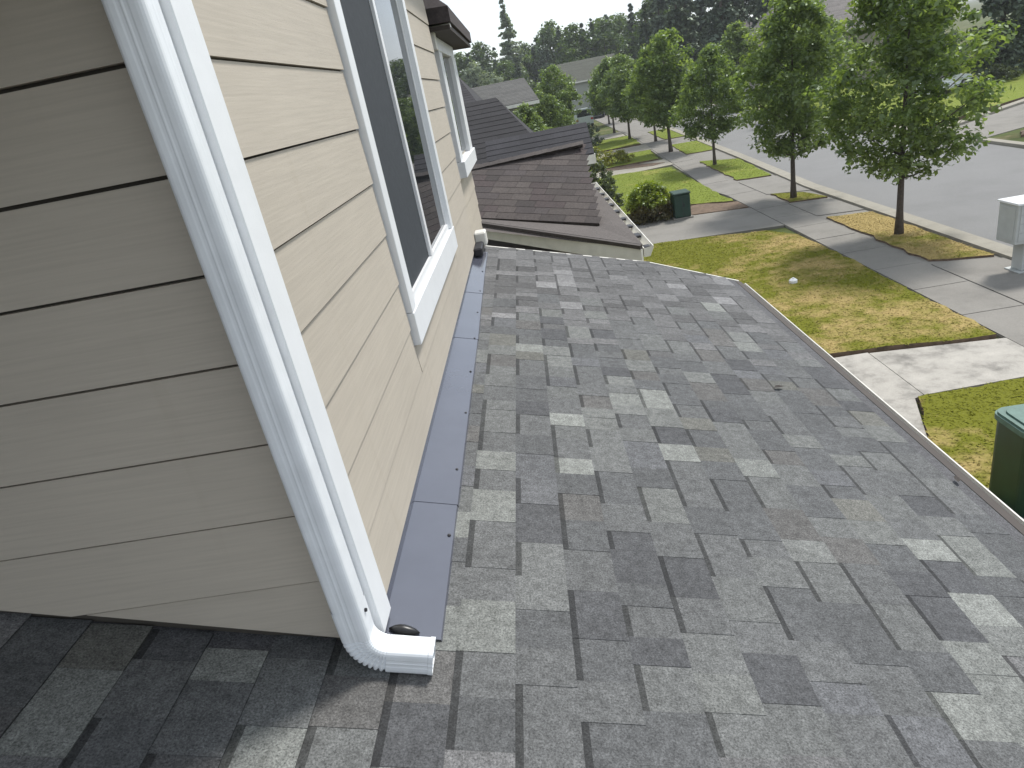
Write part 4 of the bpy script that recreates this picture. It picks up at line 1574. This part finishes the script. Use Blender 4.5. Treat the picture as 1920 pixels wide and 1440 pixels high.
# ------------------------------------------------------------------ shrubs
def shrub(name, loc, rx, ry, h, n, per, size, mk, label, group='shrubs in the front gardens', mk2=None):
    t = thing(name, loc, label, 'shrub', group, world_parts=False)
    cs, rs = [], []
    for _ in range(n):
        d = rng.normal(0, 1, 3)
        d /= np.linalg.norm(d)
        d[2] = abs(d[2])
        q = rng.random() ** 0.25
        cs.append((d[0] * rx * q, d[1] * ry * q, 0.08 + d[2] * (h - .1) * q))
        rs.append(0.16 * min(rx, h) + 0.05)
    cs = np.array(cs)
    lo_ = cs[:, 2] < 0.42 * h if mk2 else np.zeros(n, bool)
    V, sh = leaf_cloud(cs[~lo_], np.array(rs)[~lo_], per, size)
    o = bpy.data.objects.new('foliage', fast_mesh('foliage', V, 4, [M[mk]], sh)); o.parent = t; COL.objects.link(o)
    if mk2:
        V, sh = leaf_cloud(cs[lo_], np.array(rs)[lo_], per, size)
        o = bpy.data.objects.new('lower_foliage', fast_mesh('lower_foliage', V, 4, [M[mk2]], sh)); o.parent = t; COL.objects.link(o)
    tb = MB()
    for k in range(7):
        c = cs[k % n]
        tb.tube([(c[0] * .1, c[1] * .1, -0.03), (c[0] * .5, c[1] * .5, c[2] * .55), tuple(c)], [0.018, 0.012, 0.004], 5)
    o = bpy.data.objects.new('stem', tb.mesh('stem', M['bark'])); o.parent = t; COL.objects.link(o)
    return t


shrub('round_bush', (3.78, 23.2, 0.02), 0.80, 0.72, 1.30, 190, 60, 0.045, 'bush', 'round bright green bush with bronze lower leaves beside the dark green box', mk2='rust_bush')
shrub('tall_shrub', (2.75, 25.2, 0.02), 0.45, 0.55, 1.55, 60, 40, 0.045, 'sage', 'grey green shrub beside the white gutter of the brown roof, nearest of three')
shrub('tall_shrub', (2.72, 27.4, 0.02), 0.50, 0.6, 1.85, 60, 40, 0.045, 'sage', 'middle grey green shrub of the three along the house next door')
shrub('tall_shrub', (2.65, 30.3, 0.02), 0.50, 0.6, 2.1, 60, 40, 0.05, 'sage', 'farthest grey green shrub of the three along the house next door')
shrub('low_shrub', (4.75, 39.6, 0.02), 1.15, 0.8, 0.75, 60, 30, 0.06, 'yellow', 'low yellow green shrub bed beyond the bright lawn')
shrub('low_shrub', (3.9, 41.6, 0.02), 0.9, 0.8, 0.9, 50, 30, 0.06, 'yellow', 'second low yellow green shrub behind the first bed')
shrub('dark_bush', (4.75, 52.5, 0.02), 0.9, 0.9, 1.7, 60, 36, 0.07, 'conifer', 'dark rounded bush by the far paving beside the low dark porch roof')
shrub('low_shrub', (28.2, 43.6, 0.08), 0.9, 0.8, 1.0, 50, 30, 0.07, 'sage', 'pale low shrub on the roadside lawn across the street')
shrub('low_shrub', (25.6, 41.5, 0.08), 0.7, 0.7, 0.8, 40, 30, 0.07, 'conifer', 'small dark shrub on the roadside lawn across the street')

# ------------------------------------------------------------------ street furniture
# green utility box behind the bush
t = thing('utility_box', (4.72, 22.75, 0.0), 'dark green metal utility box beside the round bush at the driveway edge', 'utility box')
m_ = MB(); m_.box((4.42, 22.40, -0.1), (5.06, 23.10, 0.06), bev=0.01); obj('plinth', m_, M['concrete'], t)
m_ = MB(); m_.box((4.48, 22.45, 0.06), (5.00, 23.05, 0.80), bev=0.02); obj('cabinet', m_, M['box_green'], t)
m_ = MB(); m_.box((4.45, 22.42, 0.802), (5.03, 23.08, 0.87), bev=0.025); obj('lid', m_, M['box_green'], t)
m_ = MB(); m_.box((4.735, 22.440, 0.12), (4.748, 22.4515, 0.76)); obj('door_seam', m_, M['dark_line'], t)
m_ = MB(); m_.box((4.77, 22.425, 0.40), (4.80, 22.4515, 0.52), bev=0.004); obj('handle', m_, M['dark_metal'], t)

# green cabinet on the near lawn
t = thing('green_cabinet', (4.52, 5.95, 0.05), 'tall dark green cabinet with paler teal lid on the near lawn beyond the gutter', 'utility box')


def rrect(cx, cy, a, b, r, n=5):
    P = []
    for (sx, sy, a0) in ((1, 1, 0), (-1, 1, 90), (-1, -1, 180), (1, -1, 270)):
        for k in range(n + 1):
            an = R_(a0 + 90 * k / n)
            P.append((cx + sx * (a - r) + r * math.cos(an), cy + sy * (b - r) + r * math.sin(an)))
    return P


CX, CY, CH = 4.58, 5.93, 1.00
m_ = MB(); m_.prism(rrect(CX, CY, 0.29, 0.27, 0.09), 0.02, CH - 0.03); obj('cabinet', m_, M['box_green'], t, smooth=False)
m_ = MB()
for (s_, za, zb) in ((0.315, CH - 0.028, CH + 0.03), (0.30, CH + 0.0305, CH + 0.055), (0.25, CH + 0.0555, CH + 0.075)):
    m_.prism(rrect(CX, CY, s_, s_ - 0.02, 0.11), za, zb)
obj('lid', m_, M['box_lid'], t)
m_ = MB(); m_.prism(rrect(CX, CY, 0.32, 0.30, 0.05), -0.05, 0.06); obj('plinth', m_, M['concrete'], t)
m_ = MB(); m_.box((CX - 0.006, CY - 0.277, 0.15), (CX + 0.006, CY - 0.268, 0.92)); obj('door_seam', m_, M['dark_line'], t)
m_ = MB(); m_.box((CX + 0.05, CY - 0.285, 0.62), (CX + 0.08, CY - 0.268, 0.74), bev=0.004); obj('handle', m_, M['dark_metal'], t)

# cluster mailbox
t = thing('mailbox', (8.93, 12.75, 0.0), 'pale grey cluster mailbox on a square pedestal at the kerb', 'mailbox')
mx0, mx1, my0, my1 = 8.62, 9.42, 12.45, 12.98
m_ = MB(); m_.box((8.80, 12.5, 0.005), (9.24, 12.92, 0.035), bev=0.006); obj('base_plate', m_, M['grey_steel'], t)
m_ = MB(); m_.box((8.88, 12.56, 0.035), (9.16, 12.86, 0.60), bev=0.012); obj('pedestal', m_, M['grey_steel'], t)
m_ = MB(); m_.box((mx0, my0, 0.60), (mx1, my1, 1.34), bev=0.012); bd = obj('body', m_, M['grey_steel'], t)
m_ = MB()
V = [(mx0 - .03, my0 - .03, 1.341), (mx1 + .03, my0 - .03, 1.341), (mx1 + .03, my1 + .03, 1.341), (mx0 - .03, my1 + .03, 1.341)]
m_.poly(V + [(v[0], v[1], 1.375) for v in V] + [((mx0 + mx1) / 2 - .3, (my0 + my1) / 2, 1.42), ((mx0 + mx1) / 2 + .3, (my0 + my1) / 2, 1.42)],
        [(3, 2, 1, 0), (0, 1, 5, 4), (1, 2, 6, 5), (2, 3, 7, 6), (3, 0, 4, 7), (4, 5, 9, 8), (6, 7, 8, 9), (5, 6, 9), (7, 4, 8)])
obj('cap', m_, M['trim'], t)
for r_ in range(4):
    for c_ in range(3):
        m_ = MB()
        xa = mx0 + 0.05 + c_ * 0.236
        za = 0.66 + r_ * 0.165
        m_.box((xa, my0 - 0.012, za), (xa + 0.224, my0 + 0.001, za + 0.152), bev=0.004)
        d_ = obj('door', m_, M['grey_steel'], bd)
m_ = MB(); m_.box((mx0 - 0.010, my0 + 0.06, 0.66), (mx0 + 0.001, my1 - 0.06, 1.29), bev=0.004); obj('side_panel', m_, M['grey_steel'], bd)

# small white object on the lawn
t = thing('sprinkler_cover', (5.18, 14.07, 0.07), 'small white cap lying on the half dry lawn', 'sprinkler cap')
m_ = MB(); m_.tube([(5.18, 14.07, 0.05), (5.18, 14.07, 0.12), (5.18, 14.07, 0.15)], [0.085, 0.085, 0.05], 12); obj('cap', m_, M['trim'], t)
m_ = MB(); m_.tube([(5.18, 14.07, 0.151), (5.18, 14.07, 0.17)], [0.03, 0.026], 10); obj('nozzle', m_, M['vinyl'], t)


# cars
def car(loc, rotz, paint, label, van=False):
    t = thing('parked_car', loc, label, 'car', 'parked cars along the street', world_parts=False)
    t.rotation_euler = (0, 0, rotz)

    def add(nm, m2, mt, par=t, smooth=False):
        o = bpy.data.objects.new(nm, m2.mesh(nm, mt, smooth)); o.parent = par; COL.objects.link(o); return o
    L, W = 4.5, 1.78
    if van:
        side = [(-2.2, .35), (2.2, .35), (2.22, .85), (1.55, 1.0), (0.95, 1.75), (-2.1, 1.82), (-2.2, 1.0)]
        gl = [(0.85, 1.62), (1.38, 1.06), (-1.95, 1.06), (-1.95, 1.66)]
    else:
        side = [(-2.2, .35), (2.2, .35), (2.25, .68), (2.05, .82), (1.05, .95), (0.35, 1.42), (-0.95, 1.46), (-1.75, 1.02), (-2.22, .95)]
        gl = [(0.28, 1.35), (0.92, .98), (-1.55, 1.02), (-0.92, 1.38)]
    n_ = len(side)
    m2 = MB()
    V = []
    for (yy, k_) in ((-W / 2, 0), (-W / 2 + .10, 1), (W / 2 - .10, 1), (W / 2, 0)):
        for (a, z) in side:
            top = z > 1.0
            yq = yy * (0.80 if top else 1.0)
            V.append((a, yq, z if k_ else z * 0.985 + 0.005))
    F = [list(range(n_))[::-1], [3 * n_ + i for i in range(n_)]]
    for s in range(3):
        F += [(s * n_ + i, s * n_ + (i + 1) % n_, (s + 1) * n_ + (i + 1) % n_, (s + 1) * n_ + i) for i in range(n_)]
    m2.poly(V, F)
    add('body', m2, paint)
    for sgn in (-1, 1):
        m2 = MB()
        yo = sgn * W / 2
        m2.poly([(a, yo * (0.815 if z > 1.0 else 1.0) * 1.012, z) for a, z in gl], [list(range(4)) if sgn > 0 else list(range(4))[::-1]])
        add('side_window', m2, M['glass'])
    p0, p1 = (1.02, .98), (0.38, 1.40)
    if van:
        p0, p1 = (1.56, 1.02), (1.0, 1.70)
    m2 = MB(); m2.poly([(p0[0] + .02, -.72, p0[1] + .02), (p0[0] + .02, .72, p0[1] + .02), (p1[0] + .03, .62, p1[1] + .02), (p1[0] + .03, -.62, p1[1] + .02)], [(0, 1, 2, 3)])
    add('windscreen', m2, M['glass'])
    q0, q1 = ((-2.17, 1.08), (-2.12, 1.68)) if van else ((-1.72, 1.06), (-1.02, 1.44))
    m2 = MB(); m2.poly([(q0[0] - .03, -.70, q0[1] + .02), (q1[0] - .03, -.62, q1[1] + .02), (q1[0] - .03, .62, q1[1] + .02), (q0[0] - .03, .70, q0[1] + .02)], [(0, 1, 2, 3)])
    add('rear_window', m2, M['glass'])
    for ax in (1.35, -1.35):
        for sgn in (-1, 1):
            m2 = MB(); yo = sgn * (W / 2 - .10)
            m2.tube([(ax, yo - .11, .33), (ax, yo + .11, .33)], [.33, .33], 16)
            w_ = add('wheel', m2, M['tyre'])
            m2 = MB(); m2.tube([(ax, yo + sgn * .112, .33), (ax, yo + sgn * .125, .33)], [.21, .19], 12)
            add('rim', m2, M['rim'], w_)
    for sgn in (-1, 1):
        m2 = MB(); m2.box((2.19, sgn * .72 - .14, .62), (2.27, sgn * .72 + .14, .76), bev=.02); add('headlight', m2, M['lamp'])
        m2 = MB(); m2.box((-2.26, sgn * .74 - .12, .72), (-2.18, sgn * .74 + .12, .90), bev=.02); add('tail_light', m2, M['tail'])
    return t


car((18.9, 63.5, -0.02), R_(95), M['car_white'], 'white car parked across the street, glimpsed between the tree crowns')
car((9.0, 86.0, -0.02), R_(80), M['car_dark'], 'dark blue car parked at the far end of the verge')
car((12.4, 84.0, -0.04), R_(88), M['car_dark'], 'second dark blue car at the far end, under the tree crowns')
car((6.2, 74.0, 0.02), R_(90), M['car_grey'], 'pale silver van parked by the pale house beyond the charcoal roof', van=True)
car((24.2, 43.0, 0.05), R_(35), M['car_white'], 'white car parked beyond the roadside lawn behind the nearest tree')
